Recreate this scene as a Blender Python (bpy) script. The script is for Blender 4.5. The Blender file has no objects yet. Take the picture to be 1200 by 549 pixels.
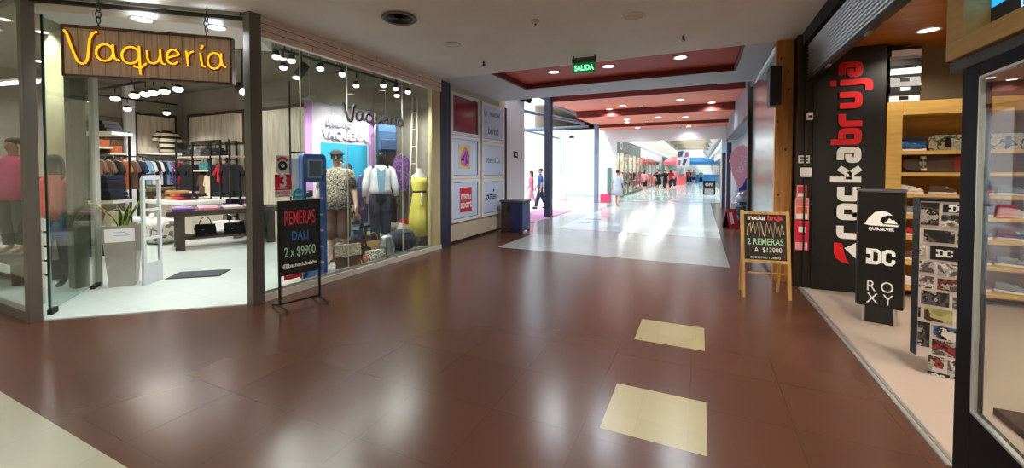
import bpy, math, random
from mathutils import Matrix, Vector
random.seed(7)
SC = bpy.context.scene
COL = SC.collection
# ---------------------------------------------------------------- camera, sky, sun, exposure
cam_data = bpy.data.cameras.new('camera')
cam = bpy.data.objects.new('camera', cam_data); COL.objects.link(cam)
F = 476.415; YAW = math.atan2(220.5, F); PIT = math.atan2(-12.0, math.hypot(F, 220.5))
cam.location = (0, 0, 1.6)
cam.rotation_euler = (math.pi/2 - math.atan2(12.0, F), 0, math.atan2(220.5, math.hypot(F, 12.0)))
cam_data.sensor_width = 36; cam_data.lens = F*36/1200
cam_data.shift_x = 0.0; cam_data.shift_y = (212-274.5)/1200
cam_data.clip_start = 0.05; cam_data.clip_end = 300
SC.camera = cam
SC.view_settings.view_transform = 'Standard'; SC.view_settings.look = 'None'
SC.view_settings.gamma = 1; SC.view_settings.use_curve_mapping = False
SC.view_settings.exposure = 0.7
SC.cycles.max_bounces = 10; SC.cycles.transparent_max_bounces = 24
SC.cycles.diffuse_bounces = 5; SC.cycles.glossy_bounces = 5
SC.cycles.sample_clamp_indirect = 6; SC.cycles.caustics_reflective = False; SC.cycles.caustics_refractive = False
W = bpy.data.worlds.new('sky'); SC.world = W; W.use_nodes = True
bg = W.node_tree.nodes['Background']; bg.inputs[0].default_value = (0.76, 0.89, 1.0, 1); bg.inputs[1].default_value = 1.7
sun = bpy.data.lights.new('sun', 'SUN'); sun.energy = 1.8; sun.angle = 0.03; sun.color = (1, .96, .9)
suno = bpy.data.objects.new('sun', sun); COL.objects.link(suno); suno.rotation_euler = (math.radians(38), 0, math.radians(-40))
def area(name, loc, sx, sy, power, color=(1, 1, 1), rot=(0, 0, 0)):
    l = bpy.data.lights.new(name, 'AREA'); l.shape = 'RECTANGLE'; l.size = sx; l.size_y = sy
    l.energy = power; l.color = color
    o = bpy.data.objects.new(name, l); COL.objects.link(o); o.location = loc; o.rotation_euler = rot
    return o
WARM = (1, .80, .58); NEUT = (1, .975, .93); COOL = (.86, .95, 1)

# ---------------------------------------------------------------- helpers
def lin(c):
    return tuple((x/12.92 if x <= .04045 else ((x+.055)/1.055)**2.4) for x in c)
def rgb(*c): return lin([v/255 for v in c])
def mat(name, color, rough=.6, metal=0.0, var=0.0, scale=8.0, bump=0.0, emit=None, estr=0.0, spec=.5, coat=0.0, stretch=None):
    m = bpy.data.materials.new(name); m.use_nodes = True
    nt = m.node_tree; b = nt.nodes['Principled BSDF']
    b.inputs['Base Color'].default_value = (*color, 1); b.inputs['Roughness'].default_value = rough
    b.inputs['Metallic'].default_value = metal; b.inputs['Specular IOR Level'].default_value = spec
    b.inputs['Coat Weight'].default_value = coat
    if emit: b.inputs['Emission Color'].default_value = (*emit, 1); b.inputs['Emission Strength'].default_value = estr
    if var > 0 or bump > 0:
        tc = nt.nodes.new('ShaderNodeTexCoord'); nz = nt.nodes.new('ShaderNodeTexNoise')
        nz.inputs['Scale'].default_value = scale; nz.inputs['Detail'].default_value = 4
        if stretch:
            mp = nt.nodes.new('ShaderNodeMapping'); mp.inputs['Scale'].default_value = stretch
            nt.links.new(tc.outputs['Object'], mp.inputs['Vector']); nt.links.new(mp.outputs['Vector'], nz.inputs['Vector'])
        else: nt.links.new(tc.outputs['Object'], nz.inputs['Vector'])
        if var > 0:
            rp = nt.nodes.new('ShaderNodeValToRGB')
            rp.color_ramp.elements[0].position = .3; rp.color_ramp.elements[1].position = .7
            rp.color_ramp.elements[0].color = (*[max(0, x*(1-var)) for x in color], 1)
            rp.color_ramp.elements[1].color = (*[min(1, x*(1+var)) for x in color], 1)
            nt.links.new(nz.outputs['Fac'], rp.inputs['Fac']); nt.links.new(rp.outputs['Color'], b.inputs['Base Color'])
        if bump > 0:
            bp = nt.nodes.new('ShaderNodeBump'); bp.inputs['Strength'].default_value = bump; bp.inputs['Distance'].default_value = .02
            nt.links.new(nz.outputs['Fac'], bp.inputs['Height']); nt.links.new(bp.outputs['Normal'], b.inputs['Normal'])
    return m
def emit_mat(name, color, strength):
    return mat(name, color, .5, emit=color, estr=strength)
def glass_mat(name, tint=(.93, .97, .95), ior=1.45, boost=1.0):
    m = bpy.data.materials.new(name); m.use_nodes = True; nt = m.node_tree; nt.nodes.clear()
    out = nt.nodes.new('ShaderNodeOutputMaterial'); mix = nt.nodes.new('ShaderNodeMixShader')
    tr = nt.nodes.new('ShaderNodeBsdfTransparent'); gl = nt.nodes.new('ShaderNodeBsdfGlossy'); lw = nt.nodes.new('ShaderNodeLayerWeight')
    tr.inputs[0].default_value = (*tint, 1); gl.inputs['Roughness'].default_value = .01; lw.inputs[0].default_value = .5
    pw = nt.nodes.new('ShaderNodeMath'); pw.operation = 'POWER'; pw.inputs[1].default_value = 5
    mu = nt.nodes.new('ShaderNodeMath'); mu.operation = 'MULTIPLY_ADD'; mu.inputs[1].default_value = .8*boost; mu.inputs[2].default_value = .035*boost
    nt.links.new(lw.outputs['Facing'], pw.inputs[0]); nt.links.new(pw.outputs[0], mu.inputs[0]); nt.links.new(mu.outputs[0], mix.inputs[0])
    nt.links.new(tr.outputs[0], mix.inputs[1]); nt.links.new(gl.outputs[0], mix.inputs[2]); nt.links.new(mix.outputs[0], out.inputs[0])
    return m
def pattern_mat(name, colors, scale=20, kind='voronoi', rough=.8, stretch=None):
    """patches of several colours: printed cloth, photographs"""
    m = bpy.data.materials.new(name); m.use_nodes = True; nt = m.node_tree; b = nt.nodes['Principled BSDF']
    b.inputs['Roughness'].default_value = rough
    tc = nt.nodes.new('ShaderNodeTexCoord'); mp = nt.nodes.new('ShaderNodeMapping')
    mp.inputs['Scale'].default_value = stretch or (1, 1, 1)
    nt.links.new(tc.outputs['Object'], mp.inputs['Vector'])
    rp = nt.nodes.new('ShaderNodeValToRGB'); rp.color_ramp.interpolation = 'CONSTANT'
    n = len(colors); els = rp.color_ramp.elements
    els[0].color = (*colors[0], 1); els[0].position = 0
    if kind == 'voronoi':
        t = nt.nodes.new('ShaderNodeTexVoronoi'); t.inputs['Scale'].default_value = scale; o = 'Color'; lo, hi = 0.0, 1.0
    elif kind == 'noise':
        t = nt.nodes.new('ShaderNodeTexNoise'); t.inputs['Scale'].default_value = scale; t.inputs['Detail'].default_value = 5; o = 'Fac'; lo, hi = .36, .64
    else:
        t = nt.nodes.new('ShaderNodeTexWave'); t.bands_direction = kind; t.inputs['Scale'].default_value = scale; o = 'Fac'; lo, hi = 0.0, 1.0
    els[-1].color = (*colors[-1], 1); els[-1].position = lo+(hi-lo)*(n-1)/n
    for i in range(1, n-1):
        e = els.new(lo+(hi-lo)*i/n); e.color = (*colors[i], 1)
    nt.links.new(mp.outputs['Vector'], t.inputs['Vector']); nt.links.new(t.outputs[o], rp.inputs['Fac'])
    nt.links.new(rp.outputs['Color'], b.inputs['Base Color'])
    return m
def floor_mat(name, color, tile=.6, joint=.004, rough=.18, var=.12, jd=.55, spec=.5, ox=0.05, oy=0.02):
    m = bpy.data.materials.new(name); m.use_nodes = True; nt = m.node_tree; b = nt.nodes['Principled BSDF']
    tc = nt.nodes.new('ShaderNodeTexCoord'); mp = nt.nodes.new('ShaderNodeMapping'); mp.inputs['Location'].default_value = (ox, oy, 0)
    br = nt.nodes.new('ShaderNodeTexBrick'); br.offset = 0; br.squash = 1
    br.inputs['Scale'].default_value = 1; br.inputs['Brick Width'].default_value = tile; br.inputs['Row Height'].default_value = tile
    br.inputs['Mortar Size'].default_value = joint; br.inputs['Mortar Smooth'].default_value = .3
    br.inputs['Color1'].default_value = (*[c*(1-var*.5) for c in color], 1); br.inputs['Color2'].default_value = (*[min(1, c*(1+var*.5)) for c in color], 1)
    br.inputs['Mortar'].default_value = (*[c*jd for c in color], 1)
    nz = nt.nodes.new('ShaderNodeTexNoise'); nz.inputs['Scale'].default_value = 1.1; nz.inputs['Detail'].default_value = 2
    mx = nt.nodes.new('ShaderNodeMix'); mx.data_type = 'RGBA'; mx.blend_type = 'MULTIPLY'; mx.inputs['Factor'].default_value = 1
    rp = nt.nodes.new('ShaderNodeValToRGB'); rp.color_ramp.elements[0].color = (1-var, 1-var, 1-var, 1); rp.color_ramp.elements[0].position = .3
    rp.color_ramp.elements[1].position = .7
    nt.links.new(tc.outputs['Object'], mp.inputs['Vector']); nt.links.new(mp.outputs['Vector'], br.inputs['Vector'])
    nt.links.new(tc.outputs['Object'], nz.inputs['Vector']); nt.links.new(nz.outputs['Fac'], rp.inputs['Fac'])
    nt.links.new(br.outputs['Color'], mx.inputs['A']); nt.links.new(rp.outputs['Color'], mx.inputs['B'])
    nt.links.new(mx.outputs['Result'], b.inputs['Base Color'])
    rr = nt.nodes.new('ShaderNodeMapRange'); rr.inputs['To Min'].default_value = rough*.93; rr.inputs['To Max'].default_value = rough*1.07
    nt.links.new(nz.outputs['Fac'], rr.inputs['Value']); nt.links.new(rr.outputs['Result'], b.inputs['Roughness'])
    b.inputs['Specular IOR Level'].default_value = spec
    return m
def wood_mat(name, color, color2, scale=3.0, stretch=(1, 12, 12), rough=.6, plank=None):
    m = bpy.data.materials.new(name); m.use_nodes = True; nt = m.node_tree; b = nt.nodes['Principled BSDF']; b.inputs['Roughness'].default_value = rough
    tc = nt.nodes.new('ShaderNodeTexCoord'); mp = nt.nodes.new('ShaderNodeMapping'); mp.inputs['Scale'].default_value = stretch
    nz = nt.nodes.new('ShaderNodeTexNoise'); nz.inputs['Scale'].default_value = scale; nz.inputs['Detail'].default_value = 5
    rp = nt.nodes.new('ShaderNodeValToRGB'); rp.color_ramp.elements[0].color = (*color2, 1); rp.color_ramp.elements[1].color = (*color, 1)
    rp.color_ramp.elements[0].position = .33; rp.color_ramp.elements[1].position = .62
    nt.links.new(tc.outputs['Object'], mp.inputs['Vector']); nt.links.new(mp.outputs['Vector'], nz.inputs['Vector'])
    nt.links.new(nz.outputs['Fac'], rp.inputs['Fac']); nt.links.new(rp.outputs['Color'], b.inputs['Base Color'])
    return m

class MB:
    """collects geometry; build() links ONE mesh object"""
    def __init__(s): s.v = []; s.f = []; s.sm = []
    def add(s, vs, fs, smooth=False):
        n = len(s.v); s.v += [tuple(p) for p in vs]
        for f in fs: s.f.append(tuple(i+n for i in f)); s.sm.append(smooth)
        return s
    def box(s, x0, y0, z0, x1, y1, z1, M=None):
        vs = [(x, y, z) for z in (z0, z1) for y in (y0, y1) for x in (x0, x1)]
        if M is not None: vs = [tuple(M @ Vector(p)) for p in vs]
        return s.add(vs, [(0, 2, 3, 1), (4, 5, 7, 6), (0, 1, 5, 4), (2, 6, 7, 3), (0, 4, 6, 2), (1, 3, 7, 5)])
    def rbox(s, x0, y0, z0, x1, y1, z1, r=.02, M=None):
        """box with rounded vertical profile edges in x-z (chamfer ring)"""
        n = len(s.v)
        pts = []
        k = 4
        for cx, cz, a0 in ((x1-r, z1-r, 0), (x0+r, z1-r, 90), (x0+r, z0+r, 180), (x1-r, z0+r, 270)):
            for i in range(k+1):
                a = math.radians(a0+90*i/k); pts.append((cx+r*math.cos(a), cz+r*math.sin(a)))
        return s.prism(pts, lambda p, t: (p[0], y0+(y1-y0)*t, p[1]), M)
    def prism(s, pts, fn, M=None):
        n = len(pts); vs = [fn(p, 0) for p in pts]+[fn(p, 1) for p in pts]
        if M is not None: vs = [tuple(M @ Vector(p)) for p in vs]
        fs = [tuple(range(n)), tuple(range(2*n-1, n-1, -1))]+[(i, i+n, (i+1) % n+n, (i+1) % n) for i in range(n)]
        return s.add(vs, fs)
    def slab(s, pts, z0, z1, M=None):
        return s.prism(pts, lambda p, t: (p[0], p[1], z0+(z1-z0)*t), M)
    def xz(s, pts, y0, y1, M=None):
        return s.prism(pts, lambda p, t: (p[0], y0+(y1-y0)*t, p[1]), M)
    def yz(s, pts, x0, x1, M=None):
        return s.prism(pts, lambda p, t: (x0+(x1-x0)*t, p[0], p[1]), M)
    def tube(s, pts, r, n=8, closed=False):
        pts = [Vector(p) for p in pts]; m = len(pts); rs = r if isinstance(r, (list, tuple)) else [r]*m
        base = len(s.v); up = Vector((0, 0, 1)); prev = None
        for i, p in enumerate(pts):
            a = pts[i-1] if (i > 0 or closed) else p; b = pts[(i+1) % m] if (i < m-1 or closed) else p
            t = (b-a)
            t = t.normalized() if t.length > 1e-9 else Vector((0, 0, 1))
            if prev is None:
                u = t.cross(up)
                if u.length < .1: u = t.cross(Vector((1, 0, 0)))
            else:
                u = prev - t*prev.dot(t)
                if u.length < 1e-6: u = t.cross(up)
            u.normalize(); prev = u; w = t.cross(u)
            for k in range(n):
                an = 2*math.pi*k/n; s.v.append(tuple(p+(u*math.cos(an)+w*math.sin(an))*rs[i]))
        for i in range(m if closed else m-1):
            for k in range(n):
                a = base+i*n+k; b = base+i*n+(k+1) % n; c = base+((i+1) % m)*n+(k+1) % n; d = base+((i+1) % m)*n+k
                s.f.append((a, b, c, d)); s.sm.append(True)
        if not closed:
            s.f.append(tuple(base+k for k in range(n))[::-1]); s.sm.append(False)
            s.f.append(tuple(base+(m-1)*n+k for k in range(n))); s.sm.append(False)
        return s
    def lathe(s, prof, c=(0, 0, 0), n=20, fold=0, nf=7, sx=1, sy=1, ph=0, smooth=True, cap=True):
        base = len(s.v)
        for (r, z) in prof:
            for k in range(n):
                a = 2*math.pi*k/n+ph; q = r*(1+fold*math.sin(nf*a+z*1.5))
                s.v.append((c[0]+q*math.cos(a)*sx, c[1]+q*math.sin(a)*sy, c[2]+z))
        for i in range(len(prof)-1):
            for k in range(n):
                s.f.append((base+i*n+k, base+i*n+(k+1) % n, base+(i+1)*n+(k+1) % n, base+(i+1)*n+k)); s.sm.append(smooth)
        if cap:
            s.f.append(tuple(base+k for k in range(n))[::-1]); s.sm.append(False)
            s.f.append(tuple(base+(len(prof)-1)*n+k for k in range(n))); s.sm.append(False)
        return s
    def loft(s, rings, n=22, fold=0.0, nf=8, cap=True):
        """rings of (cx, cy, z, rx, ry[, fold])"""
        base = len(s.v)
        for R_ in rings:
            cx, cy, z, rx, ry = R_[:5]; fo = R_[5] if len(R_) > 5 else fold
            for k in range(n):
                a = 2*math.pi*k/n; q = 1+fo*math.sin(nf*a)
                s.v.append((cx+rx*q*math.cos(a), cy+ry*q*math.sin(a), z))
        for i in range(len(rings)-1):
            for k in range(n):
                s.f.append((base+i*n+k, base+i*n+(k+1) % n, base+(i+1)*n+(k+1) % n, base+(i+1)*n+k)); s.sm.append(True)
        if cap:
            s.f.append(tuple(base+k for k in range(n))[::-1]); s.sm.append(False)
            s.f.append(tuple(base+(len(rings)-1)*n+k for k in range(n))); s.sm.append(False)
        return s
    def ball(s, c, rx, ry=None, rz=None, n=14, m=9, lump=0):
        ry = ry or rx; rz = rz or rx; base = len(s.v)
        for i in range(m+1):
            th = math.pi*i/m
            for k in range(n):
                a = 2*math.pi*k/n; q = 1+lump*math.sin(3*a+2*th)*math.sin(2*th+a)
                s.v.append((c[0]+rx*q*math.sin(th)*math.cos(a), c[1]+ry*q*math.sin(th)*math.sin(a), c[2]+rz*q*math.cos(th)))
        for i in range(m):
            for k in range(n):
                s.f.append((base+i*n+k, base+(i+1)*n+k, base+(i+1)*n+(k+1) % n, base+i*n+(k+1) % n)); s.sm.append(True)
        return s
    def stroke(s, pts, w, y0, y1, closed=False, M=None):
        """flat thick polyline lying in x-z, from y0 to y1 deep, mitred"""
        P = [Vector((p[0], p[1])) for p in pts]; m = len(P); L = []; R_ = []
        for i in range(m):
            a = P[i-1] if (i > 0 or closed) else None; b = P[(i+1) % m] if (i < m-1 or closed) else None
            d1 = (P[i]-a).normalized() if a is not None else None; d2 = (b-P[i]).normalized() if b is not None else None
            if d1 is None: d1 = d2
            if d2 is None: d2 = d1
            n1 = Vector((-d1.y, d1.x)); n2 = Vector((-d2.y, d2.x)); q = n1+n2
            q = q.normalized() if q.length > 1e-6 else n1
            k = min(1.6, 1/max(.4, q.dot(n1)))
            L.append(P[i]+q*w/2*k); R_.append(P[i]-q*w/2*k)
        for i in range(m if closed else m-1):
            j = (i+1) % m
            s.prism([L[i], L[j], R_[j], R_[i]], lambda p, t: (p[0], y0+(y1-y0)*t, p[1]), M)
        return s
    def build(s, name, m, parent=None, bevel=0, kind=None, smooth=None):
        me = bpy.data.meshes.new(name); me.from_pydata(s.v, [], s.f)
        for p, q in zip(me.polygons, s.sm): p.use_smooth = q if smooth is None else smooth
        if isinstance(m, (list, tuple)):
            for q in m: me.materials.append(q)
        else: me.materials.append(m)
        me.update(); me.validate()
        import bmesh as _b
        b = _b.new(); b.from_mesh(me); _b.ops.recalc_face_normals(b, faces=b.faces); b.to_mesh(me); b.free()
        o = bpy.data.objects.new(name, me); COL.objects.link(o)
        if parent is not None: o.parent = parent
        if bevel:
            bv = o.modifiers.new('bevel', 'BEVEL'); bv.width = bevel; bv.segments = 2; bv.limit_method = 'ANGLE'
        if kind: o['kind'] = kind
        return o
def S(name, mb, m, bevel=0):          # setting
    return mb.build(name, m, kind='structure', bevel=bevel)
def tag(o, label, cat, group=None):
    o['label'] = label; o['category'] = cat
    if group: o['group'] = group
    return o
def T(name, label, cat, loc=(0, 0, 0), rz=0, group=None):
    o = bpy.data.objects.new(name, None); COL.objects.link(o); o.empty_display_size = .1
    o.location = loc; o.rotation_euler = (0, 0, rz)
    return tag(o, label, cat, group)
def B(*a, **k): return MB().box(*a, **k)
def copy_tree(o, loc=None, rz=None, label=None, parent=None):
    c = o.copy(); COL.objects.link(c)
    if parent is not None: c.parent = parent
    if loc is not None: c.location = loc
    if rz is not None: c.rotation_euler = (0, 0, rz)
    if label: c['label'] = label
    for ch in list(o.children): copy_tree(ch, parent=c)
    return c
FACE_NY = (math.pi/2, 0, 0); FACE_PX = (math.pi/2, 0, math.pi/2); FACE_NX = (math.pi/2, 0, -math.pi/2)
def text(name, body, size, m, loc, rot=FACE_NY, parent=None, depth=.004, align='CENTER', sx=1.0, bold=0.0):
    cu = bpy.data.curves.new(name, 'FONT'); cu.body = body; cu.size = size; cu.extrude = depth; cu.align_x = align; cu.align_y = 'CENTER'
    cu.offset = bold
    t = bpy.data.objects.new(name+'_tmp', cu); COL.objects.link(t)
    dg = bpy.context.evaluated_depsgraph_get(); me = bpy.data.meshes.new_from_object(t.evaluated_get(dg))
    bpy.data.objects.remove(t); me.materials.clear(); me.materials.append(m)
    o = bpy.data.objects.new(name, me); COL.objects.link(o); o.location = loc; o.rotation_euler = rot; o.scale = (sx, 1, 1)
    if parent is not None: o.parent = parent
    return o
def skin_body(name, joints, edges, m, parent=None, sub=2):
    """joints: list of (x, y, z, r); edges index pairs; one continuous skinned surface"""
    me = bpy.data.meshes.new(name); me.from_pydata([j[:3] for j in joints], edges, [])
    o = bpy.data.objects.new(name, me); COL.objects.link(o)
    sk = o.modifiers.new('skin', 'SKIN'); sk.use_smooth_shade = True
    for i, j in enumerate(joints):
        r = j[3]; me.skin_vertices[0].data[i].radius = (r if isinstance(r, tuple) else (r, r)); me.skin_vertices[0].data[i].use_root = (i == 0)
    sb = o.modifiers.new('sub', 'SUBSURF'); sb.levels = sub; sb.render_levels = sub
    dg = bpy.context.evaluated_depsgraph_get(); m2 = bpy.data.meshes.new_from_object(o.evaluated_get(dg))
    bpy.data.objects.remove(o); m2.materials.clear(); m2.materials.append(m); m2.name = name
    for p in m2.polygons: p.use_smooth = True
    o = bpy.data.objects.new(name, m2); COL.objects.link(o)
    if parent is not None: o.parent = parent
    return o
# ---------------------------------------------------------------- materials
M_brown = floor_mat('brown_tile', rgb(85, 54, 40), .6, .003, .24, .10, .7, spec=.33)
M_inlay = floor_mat('cream_inlay', rgb(160, 148, 107), .3, .002, .3, .10, .85)
M_band = floor_mat('grey_beige_tile', rgb(158, 160, 158), .6, .002, .2, .08, .8)
M_beige = floor_mat('beige_tile', rgb(160, 158, 138), .6, .002, .25, .08, .8)
M_light = floor_mat('pale_tile', rgb(186, 206, 210), .6, .003, .13, .08, .8, spec=.6)
M_shopfloor = floor_mat('white_shop_tile', rgb(214, 226, 222), .6, .003, .25, .05, .85)
M_skatefloor = floor_mat('pale_vinyl', rgb(178, 160, 146), 1.2, .002, .32, .08, .85)
M_sheenfloor = floor_mat('grey_sheen_tile', rgb(150, 148, 150), .6, .003, .16, .08, .8)  # grey base colour carries the pale reflection on this stretch of floor
M_court = floor_mat('court_tile', rgb(225, 230, 230), .6, .004, .3, .06, .8)
M_ceil = mat('ceiling_paint', rgb(236, 231, 222), .75, var=.03, scale=1.5)
M_ceil2 = mat('grey_ceiling_paint', rgb(214, 216, 218), .75)
M_red = mat('red_ceiling', rgb(196, 66, 40), .6)
M_salmon = mat('salmon_ceiling', rgb(234, 126, 98), .6)
M_darkred = mat('dark_red_edge', rgb(112, 36, 26), .6)
M_black = mat('black_paint', rgb(14, 13, 13), .45)
M_blackm = mat('matt_black', rgb(20, 19, 19), .8)
M_beigewall = mat('beige_wall', rgb(196, 182, 158), .7, var=.03, scale=2)
M_whitewall = mat('white_wall', rgb(224, 228, 230), .7)
M_white = mat('white_paint', rgb(235, 235, 232), .5)
M_offwhite = mat('off_white', rgb(214, 206, 190), .6)
M_greywall = mat('taupe_wall', rgb(142, 134, 122), .8)
M_shopceil = mat('shop_ceiling', rgb(126, 118, 104), .8)
M_alu = mat('aluminium', rgb(190, 192, 190), .3, .8)
M_post = mat('grey_metal_post', rgb(112, 106, 98), .4, .5)
M_bronze = mat('dark_bronze', rgb(52, 44, 38), .4, .5)
M_navy = mat('navy_paint', rgb(40, 44, 66), .45)
M_bluegrey = mat('blue_grey_steel', rgb(112, 124, 144), .5)
M_glass = glass_mat('shop_glass')
M_glassdoor = glass_mat('door_glass', (.86, .93, .90))
M_glassedge = mat('glass_edge', rgb(30, 60, 54), .2)
M_washwood = wood_mat('pink_washed_wood', rgb(236, 218, 206), rgb(216, 194, 182), 3, (6, 1.0, 14))
M_palewood = wood_mat('whitewashed_wood', rgb(218, 208, 190), rgb(186, 172, 150), 2.2, (8, 8, .8))
M_trimwood = wood_mat('dark_wood_trim', rgb(74, 52, 38), rgb(50, 34, 24), 4, (4, 4, 4))
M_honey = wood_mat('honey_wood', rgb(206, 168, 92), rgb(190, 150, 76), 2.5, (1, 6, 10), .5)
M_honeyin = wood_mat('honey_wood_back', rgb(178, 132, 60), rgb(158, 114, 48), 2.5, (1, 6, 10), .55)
M_ceilwood = wood_mat('varnished_ceiling_wood', rgb(186, 118, 50), rgb(160, 94, 34), 2.0, (.6, 8, 8), .35)
M_pine = wood_mat('pine_post_wood', rgb(206, 146, 76), rgb(178, 116, 52), 2.0, (9, 9, .7), .5)
M_table = wood_mat('dark_table_wood', rgb(66, 52, 44), rgb(46, 36, 30), 3, (8, 8, 1), .55)
M_steel = mat('brushed_steel', rgb(176, 182, 188), .22, .9, var=.08, scale=3, stretch=(30, 30, .6))
M_shutter = mat('shutter_steel', rgb(176, 178, 178), .35, .7)
M_rock = pattern_mat('mural_rock', [rgb(190, 184, 180), rgb(226, 220, 216), rgb(150, 140, 138), rgb(238, 236, 232)], 5, 'noise')
M_pinkmat = mat('pink_mat', rgb(196, 140, 176), .8)
M_lamp = emit_mat('lamp_glow', (1, .95, .86), 9)
M_lampwarm = emit_mat('warm_lamp_glow', (1, .80, .50), 16)
M_lampcool = emit_mat('cool_lamp_glow', (.80, .93, 1), 16)
M_lampsoft = emit_mat('soft_lamp_glow', (1, .97, .92), 5)
# ---------------------------------------------------------------- floor
xs = [-30, -14.1, -7.6, -4.9, -3.82, -3.6, -2.6, -.55, .054, .46, 1.25, 6.0]
ys = [-8, 1.08, 2.486, 3.07, 3.95, 4.53, 6.9, 7.55, 9.5, 10.75, 11.46, 22.4, 95]
def fmat(x, y):
    if y > 22.4: return 3
    if x > 1.25 and y < 6.9: return 4
    if y < 1.08: return 2 if x < -2.6 else 0
    if x > -.55 and x < .054 and (2.486 < y < 3.07 or 3.95 < y < 4.53): return 1
    if 7.55 < y < 9.5 and -3.82 < x < .46: return 7
    if y > 10.75 and -3.6 < x < .46: return 3
    if y > 11.46 and x < -4.9: return 5
    if y > 9.5 and x < .46: return 6
    return 0
fl = MB(); mi = []
for i in range(len(xs)-1):
    for j in range(len(ys)-1):
        fl.add([(xs[i], ys[j], 0), (xs[i+1], ys[j], 0), (xs[i+1], ys[j+1], 0), (xs[i], ys[j+1], 0)], [(0, 1, 2, 3)])
        mi.append(fmat((xs[i]+xs[i+1])/2, (ys[j]+ys[j+1])/2))
fo = S('floor', fl, [M_brown, M_inlay, M_beige, M_light, M_skatefloor, M_court, M_sheenfloor, M_band])
for p, k in zip(fo.data.polygons, mi): p.material_index = k
shop_poly = [(-6.40, 1.74), (-4.80, 3.10), (-4.80, 6.95), (-14.1, 6.95), (-14.1, 1.74)]
S('floor_clothes_shop', MB().slab(shop_poly, .0, .012), M_shopfloor)
S('trim_1', B(1.225, 2.95, 0, 1.245, 6.62, .008).box(1.262, 2.95, 0, 1.285, 6.62, .008), M_alu)
# ---------------------------------------------------------------- ceilings
S('ceiling', MB().slab([(-16, -6), (1.3, -6), (1.3, 6.93), (-4.8, 6.93), (-4.8, 3.1), (-6.38, 1.72), (-16, 1.72)], 3.45, 4.0), M_ceil)
S('ceiling_coffer_frame', B(-4.9, 6.93, 3.45, -3.66, 9.75, 3.62).box(.59, 6.93, 3.45, 1.3, 9.75, 3.62).box(-3.66, 8.62, 3.45, .59, 9.75, 3.62), M_ceil2)
S('ceiling_coffer', B(-3.7, 6.93, 3.56, .63, 8.66, 3.62), M_red)
S('trim_2', B(-3.66, 6.95, 3.452, -3.60, 8.62, 3.56).box(.55, 6.95, 3.47, .588, 8.62, 3.56).box(-3.60, 8.58, 3.452, .55, 8.618, 3.56), M_darkred)
XL, XR = -4.86, 1.14
def tooth(y0, z0, y1, z1, top):
    return MB().yz([(y0, z0), (y1, z1), (y1, top), (y0, top)], XL, XR)
S('ceiling_hall', tooth(9.76, 4.35, 13.28, 4.35, 4.6), M_salmon)
for k, (y0, z0, y1, z1) in enumerate([(13.3, 3.95, 17.04, 4.13), (17.06, 3.85, 20.86, 3.93), (20.88, 3.79, 22.48, 3.79)]):
    S('ceiling_hall', tooth(y0+.03, z0, y1, z1, 4.6), M_salmon)
    S('trim_3', B(XL, y0-.01, z0-.005, XR, y0+.028, 4.6), M_darkred)
S('ceiling_clothes_shop', B(-14.1, 1.74, 3.9, -4.82, 7.1, 4.0), M_shopceil)
S('ceiling_entry', MB().slab([(-6.38, 1.76), (-4.86, 3.1), (-5.5, 3.82), (-7.05, 2.5)], 3.28, 3.42), M_white)
S('ceiling_skate_shop', B(1.32, -1, 3.2, 5.6, 7.2, 3.3), M_ceilwood)
S('ceiling_gallery', B(-9, 22.7, 5.5, -2.3, 95, 5.6).box(.5, 22.7, 5.5, 6, 95, 5.6), M_white)
# ---------------------------------------------------------------- walls
S('wall_left', B(-5.1, 7.32, 0, -4.9, 10.14, 4.4), M_beigewall)
S('wall_left_pillar', B(-5.3, 10.18, 0, -4.88, 11.46, 4.6), M_whitewall)
S('trim_4', B(-5.0, 10.10, 0, -4.865, 10.18, 3.32), M_bronze)
S('baseboard_left', B(-4.9, 7.32, 0, -4.885, 10.1, .05).box(-4.88, 10.18, 0, -4.865, 11.46, .06), M_bronze)
S('wall_clothes_shop_back', B(-14.3, 6.95, 0, -4.97, 7.1, 4.0), M_greywall)
S('wall_clothes_shop_left', B(-14.3, 1.6, 0, -14.1, 6.95, 4.0), M_greywall)
S('wall_clothes_shop_front', B(-14.1, 1.7, 0, -11.2, 1.86, 3.45), M_greywall)
S('wall_rear', B(-16, -6.2, 0, 6, -6, 3.5), M_beigewall)
S('wall_far_left', B(-16.2, -6, 0, -16, 1.9, 3.5), M_beigewall)
S('wall_near_right', B(1.3, -6, 0, 1.5, -1, 3.5), M_beigewall)
S('wall_skate_shop_back', B(1.36, 7.08, 0, 5.7, 7.2, 3.5), mat('olive_grey_wall', rgb(112, 100, 82), .8))
S('wall_skate_shop_right', B(5.5, -1, 0, 5.7, 7.08, 3.3), M_beigewall)
S('wall_skate_shop_front', B(1.5, -1.15, 0, 5.7, -1, 3.3), M_beigewall)
S('wall_skate_shop_header', B(1.28, -1, 2.95, 1.45, 3.0, 3.45).box(1.235, 3.0, 3.28, 1.37, 6.62, 3.45), M_blackm)
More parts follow.
